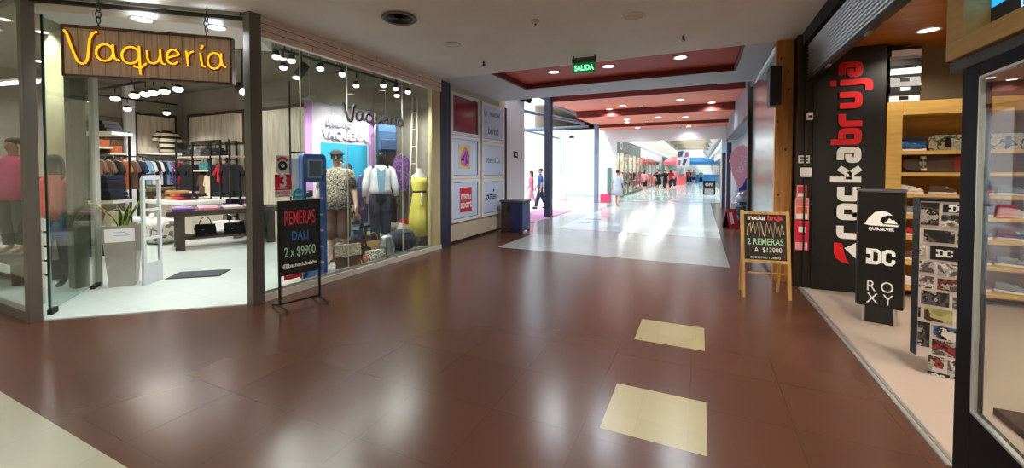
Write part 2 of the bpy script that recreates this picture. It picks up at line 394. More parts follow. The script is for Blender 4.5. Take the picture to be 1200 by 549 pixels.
# return wall beside the shop: dark post, pine post
S('wall_return_right', B(1.20, 6.70, 0, 1.38, 7.06, 3.45).box(.98, 7.0, 0, 1.2, 7.06, 3.45), M_bronze)
S('trim_5', B(1.375, 6.665, 0, 1.40, 6.70, 3.28).box(1.28, 6.675, 0, 1.30, 6.70, 3.4), M_black)
pp = MB().box(.97, 6.90, 0, 1.185, 7.0, 3.45)
po = S('trim_6', pp, M_pine)
kn = MB()
for q, (x, z) in enumerate([(1.03, 3.2), (1.13, 2.75), (1.0, 2.3), (1.1, 1.9), (1.02, 1.25), (1.14, .7), (1.05, .95), (1.12, 3.0)]):
    kn.ball((x, 6.9, z), .014, .003, .02, 8, 5)
S('trim_7', kn, M_trimwood)
S('wall_right', B(.99, 7.06, 0, 1.05, 10.15, .05), M_bronze)
S('trim_33', B(.97, 7.06, 3.40, 1.05, 10.15, 3.45), M_alu)
S('wall_right_panel', B(1.0, 7.06, .05, 1.04, 10.15, 3.40), M_steel)
S('trim_8', B(.93, 10.15, 0, 1.06, 10.25, 3.8), M_bronze)
S('wall_hall_right', B(1.62, 10.25, 0, 1.8, 22.5, 4.6), mat('pale_grey_shopfront', rgb(176, 180, 186), .4))
S('wall_hall_right_upper', B(1.14, 10.25, 3.1, 1.62, 22.5, 4.6), mat('blue_grey_fascia', rgb(120, 130, 146), .4))
S('trim_9', B(1.13, 10.25, 3.02, 1.17, 22.4, 3.1).box(1.58, 13.2, 0, 1.62, 13.35, 3.1).box(1.58, 16.2, 0, 1.62, 16.35, 3.1), M_bronze)
we = MB()
we.box(-5.3, 22.5, 0, -4.15, 22.7, 4.6).box(.95, 22.5, 0, 1.9, 22.7, 4.6).box(-4.15, 22.5, 3.15, .95, 22.7, 4.6)
S('wall_hall_end', we, M_whitewall)
S('wall_court_back', B(-14, 22.5, 0, -5.3, 22.7, 3.9), M_whitewall)
S('wall_court_left', MB().yz([(11.5, 0), (22.5, 0), (22.5, 3.9), (17.0, 3.9), (14.2, 2.2), (11.5, 3.0)], -12.2, -12), M_rock)
S('wall_court_front', B(-14, 11.3, 0, -5.3, 11.46, 3.9), M_whitewall)
S('trim_10', B(-7.4, 22.47, .15, -5.0, 22.5, .28).box(-7.35, 22.46, .0, -7.28, 22.5, 3.9), mat('green_grey_trim', rgb(176, 196, 192), .5))
S('trim_11', B(-4.62, 22.4, 0, -4.42, 22.5, 1.75), mat('teal_grey_panel', rgb(86, 122, 120), .5))
tag(B(-5.9, 11.5, .0, -4.6, 15.6, .012).build('floor_mat', M_pinkmat), 'pink lilac walk-off mat in the bright side entrance', 'mat')
S('trim_34', B(-4.1, 22.25, 0, .95, 22.48, .004), M_bluegrey)
sl = MB()
for k in range(4): sl.box(-3.55+.14*k, 12.2+.95*k, 0, -3.05+.14*k, 12.32+.95*k, .003)
S('trim_35', sl, M_bluegrey)
# columns
S('trim_12', B(-4.83, 13.05, 0, -4.60, 13.29, 4.3), M_navy, .01)
S('trim_13', B(-4.80, 20.1, 0, -4.60, 20.3, 4.1), M_bluegrey, .01)
# roof steel over the open court
rf = MB()
rf.tube([(-5.0, 11.6, 4.15), (-5.0, 21.8, 4.0)], .06, 8)
rf.tube([(-6.2, 11.6, 3.75), (-5.0, 17.5, 3.75), (-4.9, 18.4, 3.75)], .07, 8)
rf.tube([(-12, 16.5, 3.35), (-5.0, 16.5, 3.35)], .045, 8)
rf.tube([(-7.4, 11.6, 3.45), (-7.4, 22.4, 3.45)], .05, 8)
rf.tube([(-12, 19.4, 3.72), (-4.9, 19.4, 3.72)], .06, 8)
rf.box(-7.5, 14.6, 2.85, -7.25, 14.85, 3.75)
S('trim_14', rf, M_bluegrey)
# ---------------------------------------------------------------- clothes shop front
ang = math.atan2(3.1-1.75, -4.82+6.36)
S('trim_15', B(-6.44, 1.70, 0, -6.33, 1.80, 3.45), M_post, .004)
S('trim_16', B(-4.87, 3.03, 0, -4.75, 3.17, 3.45), M_post, .004)
S('trim_17', B(-4.90, 6.62, .0, -4.80, 6.90, 3.45), mat('tan_frame', rgb(190, 176, 132), .5))
S('trim_18', B(-4.97, 6.92, 0, -4.82, 7.31, 3.45), M_navy, .005)
fa = MB()
fa.box(-4.86, 3.17, 3.20, -4.78, 6.92, 3.448)
S('trim_19', fa, M_washwood)
fj = MB()
for z in (3.282, 3.365): fj.box(-4.785, 3.17, z-.003, -4.777, 6.92, z+.003)
for y, z0, z1 in ((3.9, 3.2, 3.28), (4.6, 3.28, 3.365), (5.5, 3.2, 3.28), (5.1, 3.365, 3.445), (6.2, 3.28, 3.365)): fj.box(-4.785, y-.002, z0, -4.777, y+.002, z1)
S('trim_20', fj, mat('plank_joint', rgb(120, 96, 86), .8))
S('trim_21', B(-4.88, 3.17, 0, -4.79, 6.92, .085), M_offwhite)
S('trim_22', B(-4.86, 3.17, .085, -4.82, 6.62, .12), M_alu)
S('trim_23', MB().box(0, -.02, 3.36, 2.06, .04, 3.40, Matrix.Translation((-6.38, 1.74, 0)) @ Matrix.Rotation(ang, 4, 'Z')), M_bronze)
py = [3.17, 3.75, 4.54, 5.79, 6.62]
for k in range(4):
    S('window_%d' % (k+1), B(-4.846, py[k]+.003, .10, -4.836, py[k+1]-.003, 3.21), M_glass)
S('trim_24', MB().box(-4.848, 3.747, .1, -4.834, 3.753, 3.2).box(-4.848, 4.537, .1, -4.834, 4.543, 3.2).box(-4.848, 5.787, .1, -4.834, 5.793, 3.2), mat('silicone_joint', rgb(206, 204, 186), .5))
S('window_5', B(-8.6, 1.745, .10, -6.44, 1.755, 3.42), M_glass)
S('window_6', B(-11.2, 1.745, .10, -8.61, 1.755, 3.42), M_glass)
S('trim_25', B(-11.2, 1.71, 0, -6.44, 1.79, .10).box(-11.2, 1.72, 3.42, -6.44, 1.78, 3.45), M_post)
S('floor_window_platform', MB().slab([(-4.88, 3.42), (-5.35, 3.9), (-6.2, 4.4), (-6.2, 6.9), (-4.9, 6.9), (-4.88, 6.6)], .012, .075), M_offwhite)
# open glass door leaf and the frame post at its end
dl = T('door_1', 'open clear glass door leaf folded into the clothes shop entrance', 'door', (-6.45, 1.88, .012), math.atan2(.78, -1.06))
del dl['label']; del dl['category']; dl['kind'] = 'structure'
B(0.02, -.006, .05, 1.28, .006, 3.36).build('glass_panel', M_glassdoor, dl)
B(0.0, -.009, .05, .022, .009, 3.36).build('glass_edge', M_glassedge, dl)
B(0.0, -.02, .0, .14, .02, .06).build('hinge_patch', M_blackm, dl)
B(1.10, -.02, .0, 1.32, .02, .05).build('pivot_patch', M_blackm, dl)
S('trim_26', B(-7.76, 2.45, .012, -7.58, 2.60, 3.9), mat('olive_grey_post', rgb(92, 90, 78), .5))
S('trim_27', B(-7.57, 2.62, .012, -7.50, 2.70, 3.4), mat('cream_frame', rgb(206, 204, 190), .5))
S('wall_clothes_shop_inner', B(-10.2, 2.98, .012, -9.1, 3.06, 3.9), mat('tan_panel', rgb(196, 182, 142), .7))
# ================================================================ lamps
def spotlight(loc, power, color, size=2.4, rad=.05, parent=None):
    l = bpy.data.lights.new('bulb_light', 'SPOT'); l.energy = power; l.color = color; l.spot_size = size; l.spot_blend = .6; l.shadow_soft_size = rad
    o = bpy.data.objects.new('bulb_light', l); COL.objects.link(o); o.location = loc
    if parent is not None: o.parent = parent
    return o
def downlight(x, y, z, label, power=0, color=(1, .95, .86), m=None, r=.11, group=None, size=2.6):
    t = T('recessed_downlight', label, 'ceiling light', (x, y, z), 0, group)
    MB().lathe([(r*.86, -.002), (r*1.12, -.004), (r*1.16, -.012), (r*.9, -.016), (r*.86, -.002)], n=24, cap=False).build('trim_ring', M_white, t)
    MB().lathe([(r*.86, -.006), (r*.6, -.009), (.005, -.010)], n=24).build('diffuser', m or M_lamp, t)
    if power: spotlight((0, 0, -.05), power, color, size, .06, t)
    return t
for (x, y, lab) in ((-2.65, 7.7, 'left'), (-1.58, 7.72, 'middle'), (-.33, 7.63, 'right')):
    downlight(x, y, 3.56, lab+' recessed downlight in the first dark red ceiling coffer', 85, (.9, .96, 1), m=M_lamp)
hz = lambda y: 3.95+(y-13.3)*.048 if y < 17.05 else (3.85+(y-17.06)*.021 if y < 20.87 else 3.79)
HL = [(-.65, 15.2, 'warm downlight in the nearest salmon ceiling bay, right of its middle'), (.36, 16.8, 'largest bright downlight at the right end of the nearest salmon bay'),
      (-2.71, 15.9, 'pale round downlight left of the middle of the nearest salmon bay'), (-3.39, 16.8, 'bright downlight at the left end of the nearest salmon bay, by the second column'),
      (-3.0, 18.7, 'left downlight in the second salmon ceiling bay'), (-3.18, 19.95, 'downlight just behind the left one of the second salmon bay'),
      (-1.65, 18.4, 'downlight in the middle of the second salmon bay'), (-.6, 18.95, 'right downlight in the second salmon bay'),
      (-.54, 22.0, 'right downlight in the last salmon bay before the end wall'), (-2.93, 21.6, 'left downlight in the last salmon bay before the end wall')]
for (x, y, lab) in HL: downlight(x, y, hz(y), lab, (80 if y < 21 else 22), (.86, .94, 1), M_lamp, .13)
# added downlights, unseen behind the camera, that light the near mall
for (x, y) in ((-3.6, -.6), (-1.6, -.6), (.4, -.6), (-3.6, -3.2), (-1.6, -3.2), (.4, -3.2), (-8.5, -.4), (-12, -.4), (-8.5, -3.2)):
    downlight(x, y, 3.45, 'added unseen downlight in the cream ceiling behind the camera, lighting the near mall', 98, (1, .95, .88), M_lamp, .11, 'added unseen downlights behind the camera', 2.95)
# track with spots in the clothes shop
def spot_head(x, y, z, label, m, power, color, drop=.0, aim=(0, 0), group='spotlights in the clothes shop', r=.05):
    t = T('track_spotlight', label, 'spotlight', (x, y, z), 0, group)
    MB().tube([(0, 0, .16), (0, 0, .05)], .01, 6).build('stem', M_blackm, t)
    ax, ay = aim
    d = Vector((ax, ay, -1)).normalized()
    MB().tube([-d*.0, d*.02, d*.05, d*.07], [r*.6, r*.9, r*1.0, r*1.0], 12).build('lamp_head', M_blackm, t)
    e = d*.085
    MB().ball(e, r*1.15, r*1.15, r*.75, 12, 8).build('bulb', m, t)
    if power: spotlight(tuple(d*.20), power, color, 2.6, .05, t)
    return t
TR = [(-12.2, 4.30, 'a'), (-11.2, 4.30, 'b'), (-10.42, 4.30, 'c'), (-10.0, 4.30, 'd'), (-9.70, 4.30, 'e'), (-9.31, 4.30, 'f'), (-8.85, 4.30, 'g')]
names = ['far left spotlight on the ceiling track seen under the hanging wooden shop sign', 'second spotlight from the left under the hanging wooden shop sign', 'warm glowing spotlight left of the middle under the wooden sign',
         'brightest orange spotlight under the middle of the wooden sign', 'small spotlight right beside the brightest orange one', 'right warm spotlight under the wooden shop sign', 'cool white spotlight at the right end under the wooden sign']
for (x, y, _), lab, m in zip(TR, names, [M_lampwarm, M_lamp, M_lampwarm, M_lampwarm, M_lamp, M_lampwarm, M_lampcool]):
    spot_head(x, y, 3.2, lab, m, 30, NEUT, r=.07)
spot_head(-12.80, 5.14, 3.2, 'spotlight above the shelves at the left wall of the clothes shop', M_lamp, 40, NEUT, r=.065)
spot_head(-12.80, 5.95, 3.2, 'spotlight over the striped sweater panel', M_lamp, 40, NEUT, r=.065)
track = MB().box(-13, 4.28, 3.35, -8.4, 4.32, 3.39).box(-12.82, 4.3, 3.35, -12.78, 6.2, 3.39)
for x in (-12.6, -10.5, -8.6): track.tube([(x, 4.3, 3.38), (x, 4.3, 3.895)], .012, 6)
tag(track.build('lighting_track', M_blackm), 'black lighting track hanging from the clothes shop ceiling', 'lighting track')
WS = [(-5.04, 3.56), (-5.04, 3.78), (-5.48, 3.98), (-5.04, 4.24), (-5.04, 4.64), (-5.48, 5.35), (-5.04, 5.54), (-5.04, 6.2), (-5.04, 5.86), (-5.48, 6.4)]
wn = ['nearest window spotlight, by the entrance post', 'second window spotlight beside the first glass joint', 'spotlight set back behind the first window pane', 'window spotlight above the left edge of the big banner',
      'window spotlight above the middle of the banner', 'set back spotlight above the silver window lettering', 'window spotlight above the right half of the banner', 'last window spotlight near the tan end frame',
      'window spotlight beside the third glass joint', 'set back spotlight above the yellow dress']
for (x, y), lab in zip(WS, wn): spot_head(x, y, 3.17, lab, M_lamp, 28, NEUT, r=.042)
tr2 = MB().box(-5.06, 3.47, 3.32, -5.02, 6.5, 3.35).box(-5.5, 3.92, 3.32, -5.46, 6.5, 3.35)
for y in (4.0, 5.0, 6.4): tr2.tube([(-5.04, y, 3.34), (-5.04, y, 3.895)], .012, 6); tr2.tube([(-5.48, y, 3.34), (-5.48, y, 3.895)], .012, 6)
tag(tr2.build('lighting_track', M_blackm), 'black double lighting track above the shop window', 'lighting track')
t = T('spotlight_projector', 'black cylinder spotlight tilted down inside the first window pane', 'spotlight', (-5.45, 4.25, 3.12))
MB().tube([(0, 0, .775), (0, 0, .05)], .012, 6).build('stem', M_blackm, t)
MB().tube([(.03, .05, .08), (-.03, -.05, -.12)], .065, 14).build('lamp_head', M_blackm, t)
MB().ball((-.035, -.058, -.135), .055, .055, .02, 12, 6).build('bulb', M_lampsoft, t)
for (x, y, lab) in ((-5.62, 2.40, 'left round cool downlight above the clothes shop entrance'), (-5.15, 2.90, 'right round cool downlight above the clothes shop entrance')):
    downlight(x, y, 3.28, lab, 26, (.86, .96, 1), M_lampcool, .10)
t = T('track_spotlight', 'black spotlight at the right under the entrance ceiling beside the sign', 'spotlight', (-5.9, 3.65, 2.75))
MB().tube([(0, 0, 1.145), (0, 0, .05)], .012, 6).build('stem', M_blackm, t); MB().tube([(-.08, 0, .06), (.06, -.02, -.04)], .06, 12).build('lamp_head', M_blackm, t)
MB().ball((.07, -.022, -.045), .05, .05, .05, 12, 8).build('bulb', M_lamp, t)
# side window lamps
for (x, y, lab) in ((-10.4, 2.5, 'left'), (-9.6, 2.4, 'middle'), (-9.9, 2.9, 'right')):
    downlight(x, y, 3.9, lab+' downlight behind the left side window of the clothes shop', 45, NEUT, M_lampsoft, .09)
t = T('tube_light', 'long cool white tube light behind the left side window', 'tube light', (-9.8, 2.6, 2.98), .2)
MB().box(-.45, -.04, .03, .45, .04, .07).build('housing', M_white, t); MB().tube([(-.43, 0, .01), (.43, 0, .01)], .02, 8).build('tube', M_lampcool, t)
for (x, y) in ((-12.2, 2.6), (-7.8, 5.6), (-10.2, 5.7), (-12.6, 3.6)):
    downlight(x, y, 3.9, 'round downlight in the high ceiling of the clothes shop', 68, NEUT, M_lampsoft, .12, 'high downlights in the clothes shop')
for (x, y, z, lab) in ((2.33, 6.2, 3.2, 'bright oval downlight in the orange wooden ceiling'), (1.62, 3.9, 3.2, 'small downlight in the wooden ceiling behind the shutter rail'), (4.2, 5.4, 3.2, 'downlight in the wooden ceiling deep in the skate shop'), (4.0, 2.2, 3.2, 'downlight in the wooden ceiling over the display window'), (2.6, 3.6, 3.2, 'downlight in the wooden ceiling near the photo tower'), (2.6, 1.0, 3.2, 'downlight in the wooden ceiling near the screen')):
    downlight(x, y, z, lab, (125 if x < 2.7 and y < 4.5 else 40), (1, .90, .76), M_lampsoft, .10)
# near ceiling fittings
t = T('ceiling_vent', 'round grey slotted air vent in the cream ceiling', 'air vent', (-3.31, 3.92, 3.45))
MB().lathe([(.20, 0), (.21, -.02), (.19, -.035), (.155, -.02)], n=28, cap=False).build('frame', mat('vent_grey', rgb(120, 112, 104), .6), t)
for k in range(5): MB().lathe([(.152-.03*k, -.03), (.135-.03*k, -.012)], n=24, cap=False).build('louvre_ring', M_bronze, t)
MB().lathe([(.17, -.006), (.16, -.003)], n=24).build('backing', M_black, t)
def disc(x, y, label):
    t = T('ceiling_speaker', label, 'ceiling speaker', (x, y, 3.45))
    MB().lathe([(.125, 0), (.13, -.012), (.115, -.02), (.11, -.014)], n=28, cap=False).build('rim', M_white, t)
    MB().lathe([(.112, -.01), (.11, -.016), (.02, -.019)], n=28).build('grille', mat('grille_cream', rgb(224, 216, 204), .7), t)
disc(-.74, 5.05, 'round white flush speaker in the cream ceiling, right of the exit sign line'); disc(-3.32, 5.08, 'round flush speaker in the cream ceiling above the shop window')
for (x, y, lab) in ((-1.86, 4.71, 'small smoke detector in the middle of the cream ceiling'),):
    t = T('smoke_detector', lab, 'smoke detector', (x, y, 3.45)); MB().lathe([(.045, 0), (.05, -.015), (.035, -.035), (.01, -.045)], n=18).build('housing', M_offwhite, t)
    MB().ball((0, 0, -.047), .012, n=8, m=5).build('sensor', M_bronze, t)
for (x, y, lab) in ((-.23, 6.1, 'sprinkler head in the cream ceiling toward the right'), (-3.35, 6.1, 'sprinkler head in the cream ceiling above the end of the shop window')):
    t = T('sprinkler', lab, 'sprinkler', (x, y, 3.45)); MB().tube([(0, 0, 0), (0, 0, -.06)], .014, 8).build('pipe', M_bronze, t)
    MB().lathe([(.03, -.06), (.03, -.066)], n=12).build('deflector', M_bronze, t)
# exit sign
t = T('exit_sign', 'green lit SALIDA exit sign hanging from the ceiling edge', 'exit sign', (-1.71, 6.45, 3.17), math.radians(4))
B(-.19, -.035, .16, .19, .035, .24).build('housing', mat('grey_green_box', rgb(74, 76, 70), .5), t)
B(-.18, -.01, .0, .18, .01, .16).build('panel', emit_mat('exit_green', rgb(14, 104, 60), .35), t)
text('lettering', 'SALIDA', .115, emit_mat('exit_letters', rgb(130, 255, 170), 1.4), (0, -.012, .075), FACE_NY, t, .002, sx=.82, bold=.002)
for x in (-.17, .17): MB().tube([(x, 0, .24), (x, 0, .28)], .012, 6).build('hanger', M_bronze, t)
# far gallery strip lights are built with the gallery
# ================================================================ clothes shop sign and front
sx0, sy0 = -6.08, 1.86
t = T('hanging_sign', 'wooden plank shop sign with yellow neon lettering hanging over the entrance', 'shop sign', (-6.105+.11*math.cos(ang), 1.862+.11*math.sin(ang), 2.59), ang)
SW, SH = 1.49, .515
M_plank = wood_mat('sign_planks', rgb(212, 196, 182), rgb(184, 166, 152), 2.6, (14, 4, .7), .7)
B(0, -.04, .015, SW, .04, SH-.02).build('board', M_plank, t)
pj = MB()
for k in range(1, 13): pj.box(k*SW/13-.0015, -.0415, .016, k*SW/13+.0015, -.0395, SH-.021)
pj.build('plank_joints', mat('sign_joint', rgb(96, 74, 58), .8), t)
fr = MB().box(-.02, -.05, SH-.02, SW+.02, .05, SH+.012).box(-.02, -.05, -.005, SW+.02, .05, .015).box(-.02, -.05, -.005, 0, .05, SH).box(SW, -.05, -.005, SW+.02, .05, SH)
fr.build('frame', wood_mat('sign_frame_wood', rgb(104, 74, 58), rgb(60, 42, 34), 4, (2, 6, 6)), t)
def sgn(px, py):
    u = (px-190)/548.0
    if px > 190: pass
    top = 82+51*u; bot = 240+30*u
    return (u*SW, SH*(1-(py-top)/(bot-top)))
def arc(cx, cy, rx, ry, a0, a1, n=14):
    return [(cx+rx*math.cos(math.radians(a0+(a1-a0)*i/n)), cy+ry*math.sin(math.radians(a0+(a1-a0)*i/n))) for i in range(n+1)]
# pen strokes of the word, one list per letter
PEN = {
 'V': [[(196, 99), (205, 112), (213, 140), (225, 175), (236, 199), (248, 206), (259, 203), (266, 190), (270, 160), (274, 128), (284, 110), (297, 106)]],
 'a': [arc(319, 171, 27, 26, -40, 320), [(345, 147), (346, 170), (350, 190), (366, 197)]],
 'q': [arc(401, 180, 28, 26, -40, 320), [(429, 153), (430, 180), (431, 212), (432, 240)], [(412, 214), (432, 221), (452, 206)]],
 'u': [[(455, 167), (456, 190), (463, 203), (477, 207), (491, 200), (498, 186)], [(498, 162), (499, 190), (504, 206), (514, 210)]],
 'e': [[(520, 190), (560, 181)]+arc(541, 187, 21, 22, -20, -320, 16)],
 'r': [[(586, 170), (589, 190), (592, 214)], [(590, 188), (598, 175), (612, 171)]],
 'i': [[(635, 177), (638, 200), (642, 216), (652, 219)], [(636, 166), (645, 154)]],
 'a2': [arc(684, 201, 24, 24, -40, 320), [(708, 180), (709, 200), (713, 216), (725, 222)]],
}
M_neon = emit_mat('yellow_neon', rgb(255, 182, 36), .78)
M_neonback = mat('brown_letter_back', rgb(104, 58, 14), .5)
for k, L in PEN.items():
    nb = MB(); bb = MB()
    for st in L:
        P = [sgn(*p) for p in st]
        nb.tube([(x, -.065, z) for x, z in P], .0105, 8)
        bb.stroke(P, .040, -.052, -.041)
    b_ = bb.build('letter', M_neonback, t); nb.build('neon_tube', M_neon, b_)
for hx in (.27, 1.25):
    h = MB().tube([(hx, 0, SH+.012), (hx, 0, SH+.06)], .008, 6)
    z = SH+.06
    for k in range(3):
        h.tube([(hx+.022*math.cos(a)*(1 if k % 2 else .2), .022*math.cos(a)*(.2 if k % 2 else 1), z+.035+.04*math.sin(a)) for a in [i*math.pi/4 for i in range(8)]], .006, 5, closed=True); z += .06
    h.tube([(hx, 0, z), (hx+.01, 0, .86)], .007, 6)
    h.build('hook_chain', M_black, t)
# silver lettering on the window
t = T('window_lettering', 'dark silver script lettering stuck on the window pane in front of the banner', 'window lettering', (-4.832, 4.43, 2.26), math.pi/2)
M_decal = mat('silver_decal', rgb(92, 92, 104), .35, .4); M_decal2 = mat('pale_decal', rgb(190, 190, 205), .4)
for k, L in PEN.items():
    d1 = MB(); d2 = MB()
    for st in L:
        P = [((px-190)/548*1.42, (.40 - (py-82-40*(px-190)/548)/158*.40)) for px, py in st]
        d1.stroke([(x+.012, z-.008) for x, z in P], .040, .0, .002); d2.stroke(P, .022, -.003, -.001)
    o = d1.build('letter', M_decal, t); d2.build('highlight', M_decal2, o)
# stickers on the first pane
def sticker(name, label, y0, z0, y1, z1, m):
    t = T(name, label, 'sticker', (-4.834, (y0+y1)/2, z0), math.pi/2)
    w = (y1-y0)/2
    B(-w, -.001, 0, w, .001, z1-z0).build('backing', m, t)
    return t, w
M_stred = mat('sticker_red', rgb(206, 28, 62), .5); M_stwhite = mat('sticker_white', rgb(236, 232, 230), .5)
t, w = sticker('payment_sticker', 'red and white sticker with a big 3 on the first window pane', 3.37, 1.26, 3.60, 1.55, M_stwhite)
B(-w, -.003, .09, w, -.001, .29).build('red_field', M_stred, t)
text('number', '3', .22, M_stwhite, (0, -.004, .20), FACE_NY, t, .001, bold=.006); text('small_text', 'CUOTAS', .035, M_stwhite, (0, -.004, .115), FACE_NY, t, .001)
text('lettering', 'SIN INTERES', .045, M_stred, (0, -.002, .055), FACE_NY, t, .001, sx=.75, bold=.001); text('lettering', 'sin recargo', .03, M_stred, (0, -.002, .018), FACE_NY, t, .001, sx=.9)
t, w = sticker('round_sticker', 'white sticker with black disc and red band above the red 3 sticker', 3.39, 1.57, 3.57, 1.79, M_stwhite)
MB().xz([(.062*math.cos(a*math.pi/12), .09+.062*math.sin(a*math.pi/12)) for a in range(24)], -.003, -.001).build('black_disc', M_black, t)
MB().xz([(.024*math.cos(a*math.pi/8), .09+.024*math.sin(a*math.pi/8)) for a in range(16)], -.005, -.003).build('white_core', M_stwhite, t)
MB().stroke([(.075*math.cos(a*math.pi/12), .115+.075*math.sin(a*math.pi/12)) for a in range(2, 11)], .03, -.003, -.001).build('red_band', M_stred, t)
t = T('round_sticker', 'turquoise round sticker on the window above the black chalkboard', 'sticker', (-4.833, 3.70, 1.28), math.pi/2)
MB().xz([(.085*math.cos(a*math.pi/5+.3), .085*math.sin(a*math.pi/5+.3)) for a in range(10)], -.002, .0).build('disc', mat('turquoise', rgb(60, 178, 186), .5), t)
text('lettering', 'local', .05, M_stwhite, (0, -.003, 0), FACE_NY, t, .001)
t, w = sticker('payment_sticker', 'small red sticker low on the window behind the chalkboard', 3.48, .18, 3.72, .46, M_stred)
text('number', '3', .13, M_stwhite, (.02, -.002, .19), FACE_NY, t, .001, bold=.004); text('lettering', 'CUOTAS', .05, M_stwhite, (0, -.002, .07), FACE_NY, t, .001)
# black chalkboard stand at left
M_chalk = mat('chalkboard', rgb(22, 28, 26), .7, var=.2, scale=6)
M_chred = mat('chalk_red', rgb(214, 66, 86), .9); M_chblue = mat('chalk_blue', rgb(60, 118, 190), .9); M_chgreen = mat('chalk_green', rgb(168, 214, 178), .9); M_chwhite = mat('chalk_white', rgb(225, 225, 215), .9)
t = T('chalkboard_sign', 'tall black chalkboard on two metal feet in front of the clothes shop window', 'chalkboard', (-4.30, 3.30, 0), math.radians(76))
B(-.225, -.012, .40, .225, .012, 1.235).build('board', M_chalk, t)
MB().box(-.24, -.016, .39, -.222, .016, 1.245).box(.222, -.016, .39, .24, .016, 1.245).box(-.24, -.016, 1.232, .24, .016, 1.25).box(-.24, -.016, .385, .24, .016, .40).build('frame', M_black, t)
for s in (-1, 1):
    MB().box(s*.228-.012, -.012, .03, s*.228+.012, .012, .40).build('leg', M_bronze, t)
    MB().tube([(s*.228, -.20, .015), (s*.228, -.06, .045), (s*.228, .06, .045), (s*.228, .20, .015)], .014, 8).build('foot', M_bronze, t)
B(-.216, -.008, .05, .216, .008, .075).build('crossbar', M_bronze, t)
text('lettering', 'REMERAS', .19, M_chred, (0, -.014, 1.04), FACE_NY, t, .001, sx=.52, bold=.001).scale = (.455, 1.25, 1)
text('lettering', 'DALI', .15, M_chblue, (0, -.014, .83), FACE_NY, t, .001, sx=.62, bold=.001)
text('lettering', '2 x $9900', .16, M_chgreen, (0, -.014, .645), FACE_NY, t, .001, sx=.55, bold=.0005)
text('lettering', '@bachaclubdeba', .06, M_chwhite, (0, -.014, .49), FACE_NY, t, .001, sx=.95, bold=.0015)
# antenna gates
def gate(x, y, rz, label):
    t = T('antitheft_gate', label, 'security gate', (x, y, .012), rz)
    mw = mat('gate_white', rgb(206, 210, 212), .4)
    o = MB()
    o.xz([(-.16, .25), (-.12, .25), (-.12, 1.46), (.12, 1.46), (.12, .25), (.16, .25), (.16, 1.46), (.13, 1.52), (-.13, 1.52), (-.16, 1.46)], -.018, .018)
    o.build('loop_frame', mw, t)
    B(-.16, -.02, 0, .16, .02, .30).build('base_panel', mw, t)
    for z in (.62, 1.02): B(-.12, -.012, z, .12, .012, z+.035).build('crossbar', mw, t)
    MB().rbox(-.12, -.008, .30, .12, .008, .62, .05).build('clear_panel', M_glass, t)
    B(-.05, -.022, 1.525, .05, .022, 1.54).build('top_cap', M_blackm, t)
gate(-7.03, 3.06, math.radians(119), 'white loop antitheft gate beside the steel planter'); gate(-6.10, 3.90, math.radians(129), 'white antitheft gate at the right side of the entrance, by the post')
# planter
t = T('planter', 'tapered square steel planter with pointed green leaves and a paper notice', 'planter', (-7.27, 2.84, .012), math.radians(58))
M_planter = mat('galvanised', rgb(168, 164, 154), .32, .55, var=.12, scale=3)
pl = MB(); b_, tp, H = .13, .185, .84
pl.add([(-b_, -b_, 0), (b_, -b_, 0), (b_, b_, 0), (-b_, b_, 0), (-tp, -tp, H), (tp, -tp, H), (tp, tp, H), (-tp, tp, H), (-tp+.02, -tp+.02, H), (tp-.02, -tp+.02, H), (tp-.02, tp-.02, H), (-tp+.02, tp-.02, H), (-tp+.04, -tp+.04, H-.06), (tp-.04, -tp+.04, H-.06), (tp-.04, tp-.04, H-.06), (-tp+.04, tp-.04, H-.06)],
       [(0, 1, 2, 3), (0, 1, 5, 4), (1, 2, 6, 5), (2, 3, 7, 6), (3, 0, 4, 7), (4, 5, 9, 8), (5, 6, 10, 9), (6, 7, 11, 10), (7, 4, 8, 11), (8, 9, 13, 12), (9, 10, 14, 13), (10, 11, 15, 14), (11, 8, 12, 15)])
pl.build('pot', M_planter, t)
B(-.15, -.15, H-.075, .15, .15, H-.055).build('soil', mat('soil', rgb(52, 38, 28), .95, var=.3, scale=30), t)
tilt = Matrix.Rotation(-math.atan2(tp-b_, H), 4, 'X')
pap = MB().box(-.15, -.004, .62, .15, .0, .80, Matrix.Translation((0, -b_-.003, 0)) @ Matrix.Rotation(math.atan2(tp-b_, H), 4, 'X'))
pp_ = pap.build('paper_notice', M_stwhite, t)
for k in range(3):
    MB().box(-.06, -.0055, .75-k*.022, .06+.02*k, -.004, .756-k*.022, Matrix.Translation((0, -b_-.003, 0)) @ Matrix.Rotation(math.atan2(tp-b_, H), 4, 'X')).build('print_line', mat('print_blue', rgb(110, 130, 190), .7), pp_)
M_leaf = pattern_mat('sword_leaf', [rgb(38, 84, 44), rgb(70, 122, 62), rgb(30, 66, 38)], 14, 'Z'); M_leafedge = mat('leaf_edge', rgb(186, 190, 84), .5)
